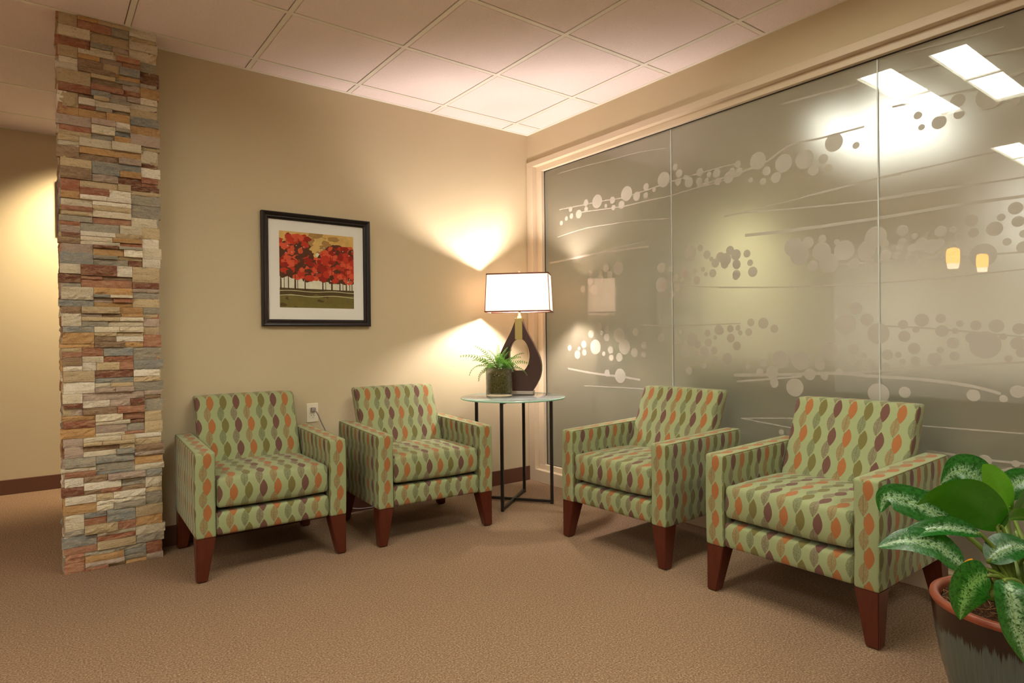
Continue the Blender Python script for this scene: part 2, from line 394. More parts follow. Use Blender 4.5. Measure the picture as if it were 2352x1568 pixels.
bm = B()
box(bm, (.056, -.1385, .130), (.060, -.134, 2.374)); box(bm, (.056, YE, 2.3695), (.060, -.134, 2.374)); box(bm, (.056, YE, .130), (.060, -.134, .133))
link('gasket', bm, M['black'], win)
seams = [-.134, -1.337, -2.524, -3.711, -4.898, -6.085, YE]
for a, b in zip(seams, seams[1:]):
    bm = B(); box(bm, (.060, b + .0025, .130), (.070, a - .0025, 2.374)); link('pane', bm, M['pane'], win)
for s_ in seams[1:-1]:
    bm = B(); box(bm, (.0585, s_ - .003, .133), (.0705, s_ + .003, 2.371)); link('seam', bm, M['seam'], win)
CIRC = [(-0.323,1.95,0.0173),(-0.379,1.976,0.0171),(-0.434,1.984,0.0198),(-0.512,1.985,0.0306),(-0.426,2.036,0.0198),(-0.587,2.053,0.0247),(-0.589,2.008,0.0192),(-0.698,2.043,0.0474),(-0.781,1.997,0.0133),(-0.844,2.025,0.0236),(-0.852,1.974,0.0183),(-0.926,1.979,0.0268),(-0.972,2.045,0.0486),(-1.058,2.011,0.0292),(-1.135,2.004,0.0188),(-1.138,2.057,0.0223),(-1.203,2.026,0.0147),(-1.28,2.073,0.0471),(-1.368,2.13,0.0198),(-1.397,2.086,0.0244),(-1.443,2.053,0.0149),(-1.389,2.036,0.0226),(-1.468,2.018,0.0301),(-1.54,2.01,0.0205),(-1.594,2.004,0.0135),(-1.546,2.061,0.0227),(-1.61,2.034,0.0157),(-1.659,2.03,0.0244),(-1.667,1.981,0.0213),(-1.738,1.989,0.0314),(-1.76,2.021,0.0173),(-1.804,2.007,0.0215),(-1.797,2.051,0.0193),(-1.918,2.042,0.0464),(-1.875,1.946,0.0136),(-1.947,1.924,0.0186),(-1.968,1.975,0.0237),(-2.021,1.929,0.0278),(-2.064,1.995,0.047),(-2.176,1.989,0.0478),(-2.271,1.969,0.024),(-2.222,1.924,0.0278),(-2.295,1.918,0.0191),(-2.323,2.036,0.044),(-2.427,1.996,0.0165),(-2.954,2.065,0.0509),(-2.84,2.08,0.0281),(-2.771,2.009,0.0287),(-2.845,2.023,0.0205),(-2.792,2.049,0.0155),(-3.036,2.018,0.0154),(-2.69,2.062,0.0171),(-2.704,2.006,0.0134),(-2.115,1.552,0.0501),(-2.19,1.565,0.0295),(-2.263,1.575,0.0193),(-2.259,1.511,0.0464),(-2.146,1.505,0.0497),(-2.294,1.45,0.0479),(-2.213,1.445,0.0274),(-2.333,1.55,0.0139),(-2.369,1.505,0.0482),(-2.471,1.496,0.0396),(-2.465,1.478,0.0305),(-2.512,1.551,0.0482),(-2.55,1.513,0.0191),(-2.414,1.437,0.026),(-2.487,1.433,0.0194),(-2.553,1.461,0.025),(-2.599,1.458,0.0147),(-2.625,1.564,0.0245),(-2.673,1.533,0.0144),(-2.623,1.513,0.0175),(-2.614,1.49,0.0146),(-2.662,1.429,0.0243),(-2.663,1.481,0.0173),(-2.699,1.494,0.0275),(-2.739,1.478,0.0311),(-2.771,1.488,0.0196),(-2.774,1.539,0.0241),(-2.821,1.54,0.0138),(-2.839,1.51,0.0143),(-2.817,1.46,0.0193),(-2.812,1.405,0.0233),(-2.765,1.438,0.0123),(-2.893,1.516,0.0194),(-2.885,1.568,0.0249),(-2.925,1.419,0.0481),(-2.965,1.522,0.029),(-3.006,1.464,0.0151),(-3.034,1.594,0.0248),(-2.987,1.565,0.0147),(-3.042,1.54,0.0216),(-3.058,1.436,0.0231),(-3.06,1.489,0.0154),(-1.743,1.579,0.0255),(-1.713,1.531,0.0367),(-1.783,1.498,0.0253),(-1.782,1.441,0.0253),(-1.848,1.549,0.0214),(-1.867,1.497,0.0177),(-1.882,1.446,0.0283),(-0.778,1.571,0.0273),(-0.624,1.55,0.025),(-0.892,1.56,0.0446),(-0.728,1.543,0.0153),(-0.812,1.524,0.0264),(-0.722,1.501,0.0307),(-0.623,1.494,0.0274),(-0.549,1.444,0.0254),(-0.661,1.432,0.0349),(-0.7,1.171,0.0309),(-0.78,1.153,0.0213),(-0.73,1.13,0.0154),(-0.625,1.123,0.0274),(-0.893,1.111,0.0484),(-0.777,1.097,0.0266),(-0.939,1.033,0.0502),(-0.668,1.032,0.0513),(-0.551,1.049,0.027),(-0.812,1.012,0.0257),(-0.556,0.992,0.0222),(-0.483,0.975,0.0305),(-0.819,0.959,0.0212),(-0.748,0.985,0.0153),(-0.893,0.964,0.0298),(-1.027,0.996,0.0291),(-1.11,1.044,0.025),(-1.106,0.987,0.0215),(-1.038,1.13,0.0254),(-0.973,1.158,0.0147),(-0.899,0.839,0.0484),(-0.778,0.853,0.0244),(-0.401,1.023,0.0204),(-0.502,1.019,0.0144),(-1.256,1.527,0.0312),(-1.329,1.513,0.0171),(-1.432,1.479,0.0267),(-1.504,1.486,0.0145),(-1.563,1.49,0.0143),(-1.582,1.46,0.0129),(-1.629,1.461,0.0237),(-1.518,1.429,0.0249),(-1.413,1.434,0.0134),(-1.362,1.459,0.0203),(-1.254,1.423,0.045),(-1.37,1.4,0.0237),(-1.335,1.359,0.0239),(-1.646,1.518,0.0255),(-1.708,1.505,0.0251),(-1.778,1.43,0.0204),(-1.786,1.491,0.0216),(-1.474,1.598,0.043),(-1.545,1.616,0.0195),(-1.591,1.572,0.0245),(-1.62,1.543,0.0141),(-1.68,1.549,0.0285),(-1.78,1.55,0.0309),(-1.399,1.128,0.0135),(-1.48,1.081,0.043),(-1.37,1.075,0.0258),(-1.415,1.045,0.0148),(-1.435,1.001,0.0281),(-1.514,0.996,0.0184),(-1.519,1.052,0.025),(-1.565,1.009,0.0312),(-1.594,1.061,0.0246),(-1.589,1.116,0.0207),(-1.633,1.016,0.0231),(-1.641,1.09,0.0128),(-1.664,1.134,0.0286),(-1.74,1.139,0.0206),(-1.743,1.086,0.025),(-1.636,0.965,0.0205),(-1.717,0.973,0.0264),(-1.789,1.141,0.0155),(-1.781,1.042,0.0248),(-1.564,0.928,0.0195),(-1.457,0.892,0.0233),(-1.25,1.09,0.0278),(-2.371,1.151,0.0503),(-2.42,1.222,0.0298),(-2.47,1.168,0.0294),(-2.52,1.102,0.0483),(-2.296,1.016,0.0479),(-2.407,1.028,0.0252),(-2.404,0.974,0.0206),(-2.454,0.999,0.0144),(-2.478,0.957,0.028),(-2.339,0.917,0.0169),(-2.269,0.892,0.0186),(-2.246,0.948,0.025),(-2.194,0.9,0.0295),(-2.148,0.967,0.0476),(-2.039,0.973,0.0474),(-2.115,0.829,0.0466),(-2.002,0.846,0.0243),(-1.991,0.902,0.0332),(-1.944,0.953,0.0239),(-1.919,0.9,0.021),(-1.85,0.926,0.0153),(-2.557,1.004,0.0242),(-2.604,1.005,0.0139),(-2.621,0.973,0.0138),(-2.55,0.951,0.0179),(-2.518,0.824,0.0471),(-2.629,0.836,0.025),(-2.629,1.088,0.025),(-2.624,1.141,0.0206),(-2.676,1.118,0.0148),(-2.668,1.034,0.0247),(-2.673,0.979,0.0198),(-2.699,1.159,0.0288),(-2.772,1.164,0.0198),(-2.747,0.987,0.0284),(-2.769,1.027,0.0144),(-2.776,1.11,0.0252),(-2.817,1.058,0.0237),(-2.822,1.002,0.0195),(-2.825,1.109,0.013),(-2.842,1.14,0.0141),(-2.899,1.131,0.0202),(-2.884,1.079,0.0232),(-2.93,1.05,0.056),(-2.969,1.127,0.0265),(-2.991,1.084,0.0135),(-3.038,1.056,0.0249),(-3.008,0.995,0.014),(-2.889,0.84,0.0249),(-2.991,0.833,0.0146),(-3.037,0.864,0.0249),(-3.051,1.02,0.0193),(-3.043,1.114,0.0221),(-2.927,0.573,0.0241),(-3.029,0.576,0.0139),(-2.039,0.59,0.0146),(-1.742,1.139,0.0195),(-1.675,1.129,0.0238),(-1.791,1.146,0.0139),(-1.803,1.115,0.0139),(-1.855,1.118,0.0213),(-1.742,1.085,0.0235),(-1.781,1.042,0.0248),(-1.868,1.171,0.0213),(-1.942,1.165,0.0298),(-2.005,1.134,0.022),(-1.718,0.971,0.0315)]
LINES = [[(-0.282,1.852,0.0035),(-0.575,1.873,0.0033),(-0.84,1.865,0.0031),(-1.047,1.854,0.003),(-1.318,1.826,0.0029)],[(-0.177,1.665,0.0078),(-0.489,1.675,0.0074),(-0.734,1.683,0.007),(-0.913,1.68,0.0068),(-1.154,1.675,0.0065)],[(-0.734,1.688,0.0026),(-0.97,1.702,0.0025),(-1.165,1.714,0.0024)],[(-0.488,1.998,0.0039),(-0.738,1.98,0.0037),(-0.954,1.966,0.0036),(-1.147,1.967,0.0035),(-1.326,1.963,0.0033),(-1.476,1.972,0.0032),(-1.638,1.976,0.0031),(-1.814,1.987,0.003)],[(-0.302,2.052,0.004),(-0.739,2.036,0.0037),(-0.927,2.025,0.0036),(-1.116,2.033,0.0035),(-1.333,2.048,0.0033),(-1.505,2.054,0.0032),(-1.691,2.058,0.0031),(-1.815,2.056,0.003)],[(-0.289,2.323,0.0023),(-0.542,2.316,0.0022),(-0.846,2.3,0.0021),(-1.053,2.292,0.002),(-1.306,2.264,0.0019)],[(-1.527,1.982,0.0057),(-1.922,2.015,0.0052),(-2.095,2.077,0.005),(-2.269,2.074,0.0048),(-2.465,2.075,0.0046)],[(-2.052,2.305,0.0051),(-2.423,2.285,0.0046),(-2.645,2.274,0.0043),(-2.857,2.247,0.0041),(-3.067,2.22,0.0038)],[(-2.645,2.354,0.0025),(-2.857,2.335,0.0023),(-3.0,2.329,0.0022)],[(-2.586,2.13,0.0044),(-2.805,2.118,0.0041),(-2.952,2.111,0.004),(-3.067,2.128,0.0038)],[(-2.159,1.799,0.0042),(-2.4,1.814,0.004),(-2.525,1.821,0.0039),(-2.751,1.827,0.0036),(-2.927,1.833,0.0034),(-3.065,1.827,0.0033)],[(-2.524,1.724,0.0039),(-2.75,1.725,0.0036),(-2.95,1.714,0.0034),(-3.064,1.712,0.0033)],[(-1.707,1.775,0.0044),(-1.838,1.775,0.0043),(-2.134,1.748,0.004),(-2.527,1.72,0.0036),(-2.773,1.717,0.0034),(-3.064,1.711,0.0031)],[(-1.837,1.65,0.0086),(-2.133,1.639,0.008),(-2.526,1.636,0.0072),(-2.821,1.641,0.0066),(-3.064,1.637,0.0061)],[(-1.83,1.78,0.0021),(-2.135,1.795,0.002),(-2.527,1.816,0.0018),(-2.621,1.817,0.0018)],[(-2.335,1.439,0.0044),(-2.524,1.434,0.0042),(-2.67,1.431,0.004),(-2.866,1.422,0.0038),(-3.063,1.417,0.0036)],[(-1.668,1.376,0.0037),(-2.13,1.346,0.0033),(-2.535,1.336,0.003),(-2.77,1.339,0.0028),(-3.062,1.349,0.0026)],[(-1.762,0.878,0.0086),(-2.08,0.895,0.0079),(-2.329,0.911,0.0075),(-2.489,0.903,0.0072),(-2.636,0.9,0.0069),(-2.772,0.891,0.0066),(-2.873,0.879,0.0064),(-2.945,0.863,0.0063),(-2.982,0.851,0.0062)],[(-2.342,0.908,0.0054),(-2.55,0.932,0.0051),(-2.772,0.957,0.0048),(-3.06,0.982,0.0044)],[(-1.779,0.844,0.0054),(-2.154,0.887,0.005)],[(-1.803,0.641,0.0031),(-2.123,0.671,0.0029),(-2.36,0.683,0.0027)],[(-1.803,0.641,0.0031),(-2.122,0.617,0.0029),(-2.293,0.615,0.0027)],[(-2.606,0.695,0.0032),(-2.712,0.693,0.0031),(-3.058,0.699,0.0028)],[(-2.717,0.584,0.0049),(-2.796,0.582,0.0048),(-2.92,0.577,0.0046),(-3.057,0.58,0.0044)],[(-2.769,0.519,0.0048),(-2.821,0.515,0.0047),(-2.895,0.521,0.0046),(-2.967,0.535,0.0045),(-3.017,0.558,0.0045)],[(-2.551,1.136,0.0038),(-2.71,1.124,0.0037),(-2.923,1.099,0.0034),(-3.06,1.081,0.0033)],[(-0.38,0.871,0.0074),(-0.668,0.845,0.007),(-0.879,0.835,0.0067),(-1.074,0.821,0.0065)],[(-0.555,0.754,0.0032),(-0.977,0.762,0.0029),(-1.281,0.765,0.0028)],[(-1.39,1.409,0.0034),(-1.588,1.385,0.0032),(-1.808,1.366,0.0031)],[(-1.079,1.174,0.0036),(-1.428,1.165,0.0033),(-1.805,1.167,0.0031)]]
CIRC += [(y - 3.0, z, r) for y, z, r in CIRC if -3.06 < y < -.15]      # the design carries on along the glass
LINES += [[(y - 3.0, z, h_) for y, z, h_ in ln] for ln in LINES if min(p[0] for p in ln) > -3.4]
bm = B()
for q_, (y, z, r) in enumerate(CIRC):
    n = 36; xq = .0596 - q_ * 3e-6
    if z + r > 2.37 or z - r < .14: continue
    bm.faces.new([bm.verts.new((xq, y + r * math.cos(-2 * math.pi * k / n), z + r * math.sin(-2 * math.pi * k / n))) for k in range(n)])
for q_, ln in enumerate(LINES):
    xq = .0597 - q_ * 4e-6
    pts = catmull([(y, z, h_) for y, z, h_ in ln], 6); pr = None
    for i, p in enumerate(pts):
        d = pts[min(i + 1, len(pts) - 1)] - pts[max(i - 1, 0)]; nn = Vector((-d.y, d.x, 0)).normalized() * max(p.z, .0012)
        cur = (bm.verts.new((xq, p.x + nn.x, p.y + nn.y)), bm.verts.new((xq, p.x - nn.x, p.y - nn.y)))
        if pr: bm.faces.new((pr[0], pr[1], cur[1], cur[0]))
        pr = cur
bmesh.ops.recalc_face_normals(bm, faces=bm.faces)
for f in bm.faces:
    if f.normal.x > 0: f.normal_flip()
link('etched_bubble_pattern', bm, M['film'], win)

# ---------------------------------------------------------------- stone column
random.seed(21)
PX0, PX1, PY0, PY1 = -2.958, -2.556, -.165, .16
PAL = [((192, 172, 134), 8), ((150, 146, 132), 7), ((214, 204, 178), 8), ((152, 92, 66), 3), ((112, 62, 44), 3), ((186, 144, 90), 5), ((172, 154, 140), 6), ((136, 110, 84), 4), ((228, 220, 200), 6), ((164, 110, 84), 3), ((134, 138, 134), 4)]
pool = [c for c, n in PAL for _ in range(n)]
bm = B(); ca = bm.loops.layers.float_color.new('stone')
def stone(a, b, face):                     # a rough block with its split face outwards
    rgb = random.choice(pool); k = random.uniform(.84, 1.12); col = (*[min(1, v * k) for v in s2l(rgb)], 1)
    sx = b[0] - a[0]; sz = b[2] - a[2]; nx = max(3, int(sx / .014)) if face == 'y' else max(3, int((b[1] - a[1]) / .02)); nz = max(3, int(sz / .012))
    seed = Vector((random.random() * 99, random.random() * 99, random.random() * 99)); amp = random.choice((.002, .003, .005, .007))
    lean = random.uniform(-.004, .004)
    rows = []
    for j in range(nz + 1):
        row = []
        for i in range(nx + 1):
            u, v = i / nx, j / nz; edge = min(u, 1 - u, v, 1 - v)
            q = noise.fractal(seed + Vector((u * sx * 30, v * sz * 55, 0)), .6, 2.0, 3) * amp + lean * (v - .5) - (.0022 if edge == 0 else 0)
            if face == 'y': row.append(bm.verts.new((a[0] + u * sx, a[1] - q, a[2] + v * sz)))
            elif face == 'x-': row.append(bm.verts.new((a[0] - q, b[1] - u * (b[1] - a[1]), a[2] + v * sz)))
            else: row.append(bm.verts.new((b[0] + q, a[1] + u * (b[1] - a[1]), a[2] + v * sz)))
        rows.append(row)
    fs = [bm.faces.new((rows[j][i], rows[j][i + 1], rows[j + 1][i + 1], rows[j + 1][i])) for j in range(nz) for i in range(nx)]
    if face == 'y': bk = lambda v: (v.co.x, PY0 + .03, v.co.z)
    elif face == 'x-': bk = lambda v: (PX0 + .03, v.co.y, v.co.z)
    else: bk = lambda v: (PX1 - .03, v.co.y, v.co.z)
    ring = [rows[0][i] for i in range(nx + 1)] + [rows[j][nx] for j in range(1, nz + 1)] + [rows[nz][i] for i in range(nx - 1, -1, -1)] + [rows[j][0] for j in range(nz - 1, 0, -1)]
    back = [bm.verts.new(bk(v)) for v in ring]
    for i in range(len(ring)):
        j = (i + 1) % len(ring); fs.append(bm.faces.new((ring[j], ring[i], back[i], back[j])))
    for f in fs:
        for l in f.loops: l[ca] = col
def split(tot, lo, hi):
    out = []
    while tot > 1e-6:
        h_ = random.uniform(lo, hi)
        if tot - h_ < lo: h_ = tot
        if h_ > hi * 1.5: h_ = tot / 2
        out.append(h_); tot -= h_
    return out
z = 0.0; band = 0
while z < H - .005:
    bh = min(random.uniform(.085, .112), H - z)
    if H - z - bh < .05: bh = H - z
    alt = band % 2
    xl = PX0 + (.125 if alt else .075); xr = PX1 - (.115 if (band // 2 + band) % 2 else .07)
    gp = .0006
    for blk, (x0, x1) in enumerate(((PX0, xl), (xl, xr), (xr, PX1))):
        zz = z
        for rh in split(bh, .015 if blk == 1 else .018, .042 if blk == 1 else .066):
            xs = [x1 - x0] if blk != 1 or random.random() < .12 else split(x1 - x0, .055, .165)
            xx = x0; dep = random.uniform(-.004, .012)
            for wd in xs:
                dp = dep if len(xs) == 1 else random.choice((random.uniform(-.004, .012), random.uniform(.008, .024)))
                l_ = x0 if blk else PX0 - (random.choice((0, 0, .003, .006, .012)) )
                e0 = xx - (random.choice((0, 0, .004, .008, .015)) if blk == 0 else 0); e1 = xx + wd + (random.choice((0, .003, .005, .01, .016)) if blk == 2 else 0)
                stone((e0 + gp, PY0 - dp, zz + gp), (e1 - gp, PY0, zz + rh - gp), 'y')
                xx += wd
            zz += rh
    for side in ('x-', 'x+'):
        yy = PY0 + .001
        for rh_z, rh in ((0, bh * .5), (bh * .5, bh * .5)):
            yy = PY0 + .004
            for wd in split(PY1 - yy, .07, .18):
                d_ = random.uniform(0, .010)
                if side == 'x-': stone((PX0 - d_, yy, z + rh_z + gp), (PX0, yy + wd - gp, z + rh_z + rh - gp), 'x-')
                else: stone((PX1, yy, z + rh_z + gp), (PX1 + d_ * .6, yy + wd - gp, z + rh_z + rh - gp), 'x+')
                yy += wd
    z += bh; band += 1
nf = len(bm.faces)
fs = box(bm, (PX0 + .02, PY0 + .022, 0), (PX1 - .006, PY1, H - .001), 1)
tag(link('stone_column', bm, [M['stone'], M['mortar']]), 'tall column faced in stacked ledger stone, grey tan and rust, floor to ceiling', 'column')

# ---------------------------------------------------------------- armchairs
P_COL, P_ROW = .066, .120
def grid1(lo, hi, r, n):
    a = [lo, lo + r * .12, lo + r * .45, lo + r]
    mid = [lo + r + (hi - lo - 2 * r) * k / n for k in range(1, n)]
    return a + mid + [hi - r, hi - r * .45, hi - r * .12, hi]
def rbox(bm, a, b, r, n, deform=None, zs=.395, ucen=None, mi=0, top_v=None, side_u=0.0):
    """rounded upholstered block with fabric UVs; zs = height at which a solid leaf is centred"""
    uv = bm.loops.layers.uv.verify()
    G = [grid1(a[i], b[i], r, n[i]) for i in range(3)]
    uc = (a[0] + b[0]) / 2 if ucen is None else ucen
    cache = {}
    def vert(p):
        q = Vector([min(max(p[i], a[i] + r), b[i] - r) for i in range(3)]); d = Vector(p) - q
        s = q + d.normalized() * r if d.length > 1e-9 else Vector(p)
        k = tuple(round(c, 6) for c in p)
        if k not in cache:
            c = deform(s) if deform else s
            cache[k] = bm.verts.new(c)
        return cache[k]
    def uvof(p, ax, sgn):
        if ax == 1: return ((p[0] - uc) / P_COL, (p[2] - zs) / P_ROW)
        if ax == 2:
            zt = b[2] if sgn > 0 else a[2]
            return ((p[0] - uc) / P_COL, (zt - zs) / P_ROW + sgn * (p[1] - a[1]) / P_ROW)
        return ((p[1] - side_u) / P_COL, (p[2] - zs) / P_ROW)
    for ax in range(3):
        i, j = [k for k in range(3) if k != ax]
        for sgn in (-1, 1):
            pv = a[ax] if sgn < 0 else b[ax]
            for u0, u1 in zip(G[i], G[i][1:]):
                for v0, v1 in zip(G[j], G[j][1:]):
                    ps = []
                    for u_, v_ in ((u0, v0), (u1, v0), (u1, v1), (u0, v1)):
                        p = [0, 0, 0]; p[ax] = pv; p[i] = u_; p[j] = v_; ps.append(p)
                    flip = (sgn > 0) == (ax == 1)
                    if flip: ps = ps[::-1]
                    f = bm.faces.new([vert(p) for p in ps]); f.smooth = True; f.material_index = mi
                    for l, p in zip(f.loops, ps): l[uv].uv = uvof(p, ax, sgn)
CW, CD = .705, .645          # chair width and depth
AW = .088
def taper_leg(x, y, sx, sy):
    bm = B(); t_, b_ = .083, .046
    def q(s, w, z_):         # outer faces stay plumb, inner faces taper
        x0, x1 = (x, x + w) if sx > 0 else (x - w, x); y0, y1 = (y, y + w) if sy > 0 else (y - w, y)
        return [bm.verts.new((px, py, z_)) for px, py in ((x0, y0), (x1, y0), (x1, y1), (x0, y1))]
    lo, hi = q(0, b_, .004), q(0, t_, .203)
    for k in range(4): bm.faces.new((lo[k], lo[(k + 1) % 4], hi[(k + 1) % 4], hi[k]))
    bm.faces.new(lo[::-1]); bm.faces.new(hi)
    bmesh.ops.bevel(bm, geom=[e for e in bm.edges], offset=.003, segments=2, affect='EDGES')
    box(bm, (min(v.co.x for v in lo if v.is_valid) + .008 if False else (x + .008 if sx > 0 else x - b_ + .008), (y + .008 if sy > 0 else y - b_ + .008), 0), ((x + b_ - .008 if sx > 0 else x - .008), (y + b_ - .008 if sy > 0 else y - .008), .006), 1)
    return bm
def make_chair(label, group):
    t = thing('armchair', label, 'armchair', group=group)
    hx, hy = CW / 2, CD / 2
    for s in (-1, 1):
        bm = B()
        x0, x1 = (-hx, -hx + AW) if s < 0 else (hx - AW, hx)
        def df(p):
            k = (p.y + hy) / CD
            q = p.copy()
            if q.z > .4: q.z += .016 * k * (q.z - .4) / .19
            q.x += s * .003 * math.sin(math.pi * min(max((q.z - .2) / .39, 0), 1))
            return q
        rbox(bm, (x0, -hy, .200), (x1, hy, .590), .011, (3, 12, 8), df, zs=.556, side_u=.012)
        arm = link('arm', bm, M['fabric'], t)
        bm = B()
        for xe in (x0 + .0035, x1 - .0035):
            tube(bm, [(xe, -hy + .010, .205)] + [(xe, -hy + .010, zz) for zz in (.3, .4, .5, .57)] + [(xe, -hy + .016, .584), (xe, -hy + .03, .5875)] + [(xe, -hy + CD * k, .5868 + .016 * k) for k in (.1, .3, .5, .7, .9)] + [(xe, hy - .01, .6015)], .0022, 6)
        link('piping', bm, M['welt'], arm)
    bm = B()
    def dr(p):
        q = p.copy()
        if p.y < -hy + .05: q.y -= .004 * math.sin(math.pi * min(max((p.z - .2) / .11, 0), 1))
        return q
    rbox(bm, (-hx + AW, -hy + .006, .202), (hx - AW, hy - .02, .308), .016, (8, 6, 4), dr, zs=.205); link('seat_base', bm, M['fabric'], t)
    bm = B(); cw = hx - AW - .004
    def dc(p):
        q = p.copy(); kx = max(0, 1 - (p.x / cw) ** 2); ky = max(0, 1 - ((p.y + .08) / .245) ** 2)
        if p.z > .40: q.z += .022 * kx ** .6 * ky ** .6 * min(1, (p.z - .40) / .05)
        if p.y < -.25: q.y -= .012 * kx ** .5 * math.sin(math.pi * min(max((p.z - .325) / .135, 0), 1))
        if p.z < .36: q.z -= .004 * kx * (1 if p.y > -.3 else .2)
        q.z += .0022 * noise.noise(Vector((p.x * 9, p.y * 9, p.z * 9)))
        return q
    rbox(bm, (-cw, -hy + .006, .327), (cw, .165, .462), .017, (12, 12, 6), dc, zs=.394); cu = link('seat_cushion', bm, M['fabric'], t)
    bm = B(); bw = .262
    def db(p):
        q = p.copy(); kx = max(0, 1 - (p.x / bw) ** 2); kz = min(max((p.z - .44) / .36, 0), 1)
        if p.y < .16: q.y -= .012 * kx ** .5 * math.sin(math.pi * kz) ** .7
        if p.z > .79: q.z += .003 * kx
        q.y += (p.z - .46) * .44
        q.y += .0015 * noise.noise(Vector((p.x * 8, p.y * 8, p.z * 8)))
        return q
    rbox(bm, (-bw, .125, .305), (bw, .210, .803), .016, (12, 3, 14), db, zs=.764); bk = link('backrest', bm, M['fabric'], t)
    bm = B(); rbox(bm, (-hx + AW + .001, hy - .055, .203), (hx - AW - .001, hy - .004, .585), .012, (6, 2, 6), None, zs=.5); link('back_panel', bm, M['fabric'], t)
    for sx, sy in ((1, 1), (-1, 1), (1, -1), (-1, -1)):
        bm = taper_leg(-sx * hx + sx * .003, -sy * hy + sy * .003, sx, sy)
        link('leg', bm, [M['cherry'], M['gimp']], t)
    return t
def copy_tree(o, parent=None):
    c = o.copy(); COL.objects.link(c)
    if parent: c.parent = parent
    for ch in [k for k in bpy.data.objects if k.parent == o]: copy_tree(ch, c)
    return c
G = 'matching leaf-pattern armchairs'
chair = make_chair('green leaf-pattern armchair beside the stone column, under the framed picture', G)
labels = ['green leaf-pattern armchair against the picture wall, left of the round glass table',
          'green leaf-pattern armchair in front of the frosted glass, right beside the round glass table',
          'green leaf-pattern armchair nearest the camera, behind the big leafy potted plant']
spots = [(-2.132, -.384, -.029), (-1.260, -.459, -.059), (-.406, -1.545, -1.542), (-.421, -2.498, -1.569)]
chairs = [chair] + [copy_tree(chair) for _ in range(3)]
for i, (c, (x, y, a)) in enumerate(zip(chairs, spots)):
    c.location = (x, y, 0); c.rotation_euler = (0, 0, a)
    if i: c['label'] = labels[i - 1]

# ---------------------------------------------------------------- side table
TX, TY, TA, TZ = -.501, -.447, math.radians(36.5), .707
tb = thing('side_table', 'round glass-topped side table on thin black metal legs, in the corner', 'table', (TX, TY, 0), TA)
bm = B(); lathe(bm, [(0, TZ - .010), (.349, TZ - .010)], 72, 0); lathe(bm, [(.349, TZ - .010), (.3525, TZ - .0075), (.3525, TZ - .0025), (.349, TZ)], 72, 1); lathe(bm, [(.349, TZ), (0, TZ)], 72, 0)
bmesh.ops.remove_doubles(bm, verts=bm.verts, dist=1e-5)
link('glass_top', bm, [M['tabletop'], M['tableedge']], tb)
lr = .262
for k in range(4):
    a = k * math.pi / 2; cx, cy = lr * math.cos(a), lr * math.sin(a)
    bm = B(); box(bm, (cx - .0095, cy - .0095, 0), (cx + .0095, cy + .0095, TZ - .010), 0, .0015); link('leg', bm, M['blackmetal'], tb)
for k in range(2):
    for z0 in (.008, TZ - .0285):
        bm = B()
        if k == 0: box(bm, (-lr, -.0085, z0), (lr, .0085, z0 + .017), 0, .001)
        else: box(bm, (-.0085, -lr, z0 + .0005), (.0085, lr, z0 + .0175), 0, .001)
        link('cross_bar', bm, M['blackmetal'], tb)

# ---------------------------------------------------------------- table lamp
LA = math.radians(-46)
lp = thing('table_lamp', 'lit table lamp with a dark teardrop wooden base and cream rectangular shade', 'lamp', (-.345, -.325, TZ), LA)
bm = B(); box(bm, (-.098, -.055, .0), (.098, .055, .024), 0, .002); link('plinth', bm, M['steel'], lp)
# teardrop slab with an oval opening
bz0, bz1 = .024, .528
def outline(n=64):
    L = catmull([(-.020, 0, bz1), (-.055, 0, .44), (-.105, 0, .345), (-.142, 0, .26), (-.155, 0, .19), (-.146, 0, .125), (-.118, 0, .065), (-.092, 0, bz0)], 8)
    R_ = [Vector((-p.x, 0, p.z)) for p in L[::-1]]
    return L + R_
bm = B(); dpt = .045
out = outline(); no = len(out); hc = Vector((0, 0, .272)); hw, hh = .074, .118
hole = []
for p in out:
    a = math.atan2((p.z - hc.z) / 1.25, p.x); hole.append(Vector((hw * math.cos(a), 0, hc.z + hh * math.sin(a))))
def ring(pts, y): return [bm.verts.new((p.x, y, p.z)) for p in pts]
of, ob, hf, hb = ring(out, -dpt), ring(out, dpt), ring(hole, -dpt), ring(hole, dpt)
for i in range(no):
    j = (i + 1) % no
    bm.faces.new((of[i], of[j], hf[j], hf[i])); bm.faces.new((ob[j], ob[i], hb[i], hb[j]))
    f = bm.faces.new((of[j], of[i], ob[i], ob[j])); f.smooth = True
    f = bm.faces.new((hf[i], hf[j], hb[j], hb[i])); f.smooth = True
bmesh.ops.recalc_face_normals(bm, faces=bm.faces)
link('teardrop_body', bm, M['walnut'], lp)
bm = B(); box(bm, (-.026, -dpt - .003, .383), (.026, dpt + .003, .530), 0, .001); link('metal_band', bm, M['brass'], lp)
bm = B(); lathe(bm, [(.016, .530), (.016, .545), (.010, .548), (.010, .60), (.018, .602), (.018, .65), (.0, .65)], 20); link('neck', bm, M['steel'], lp)
bm = B(); lathe(bm, [(.004, .648), (.022, .668), (.032, .70), (.026, .735), (.004, .755)], 20, close=True); link('bulb', bm, M['bulb'], lp)
zb, zt = .578, .838
def rect(sx, sy, z_): return [(-sx, -sy, z_), (sx, -sy, z_), (sx, sy, z_), (-sx, sy, z_)]
b0, t0 = rect(.226, .108, zb), rect(.214, .100, zt)
bm = B()
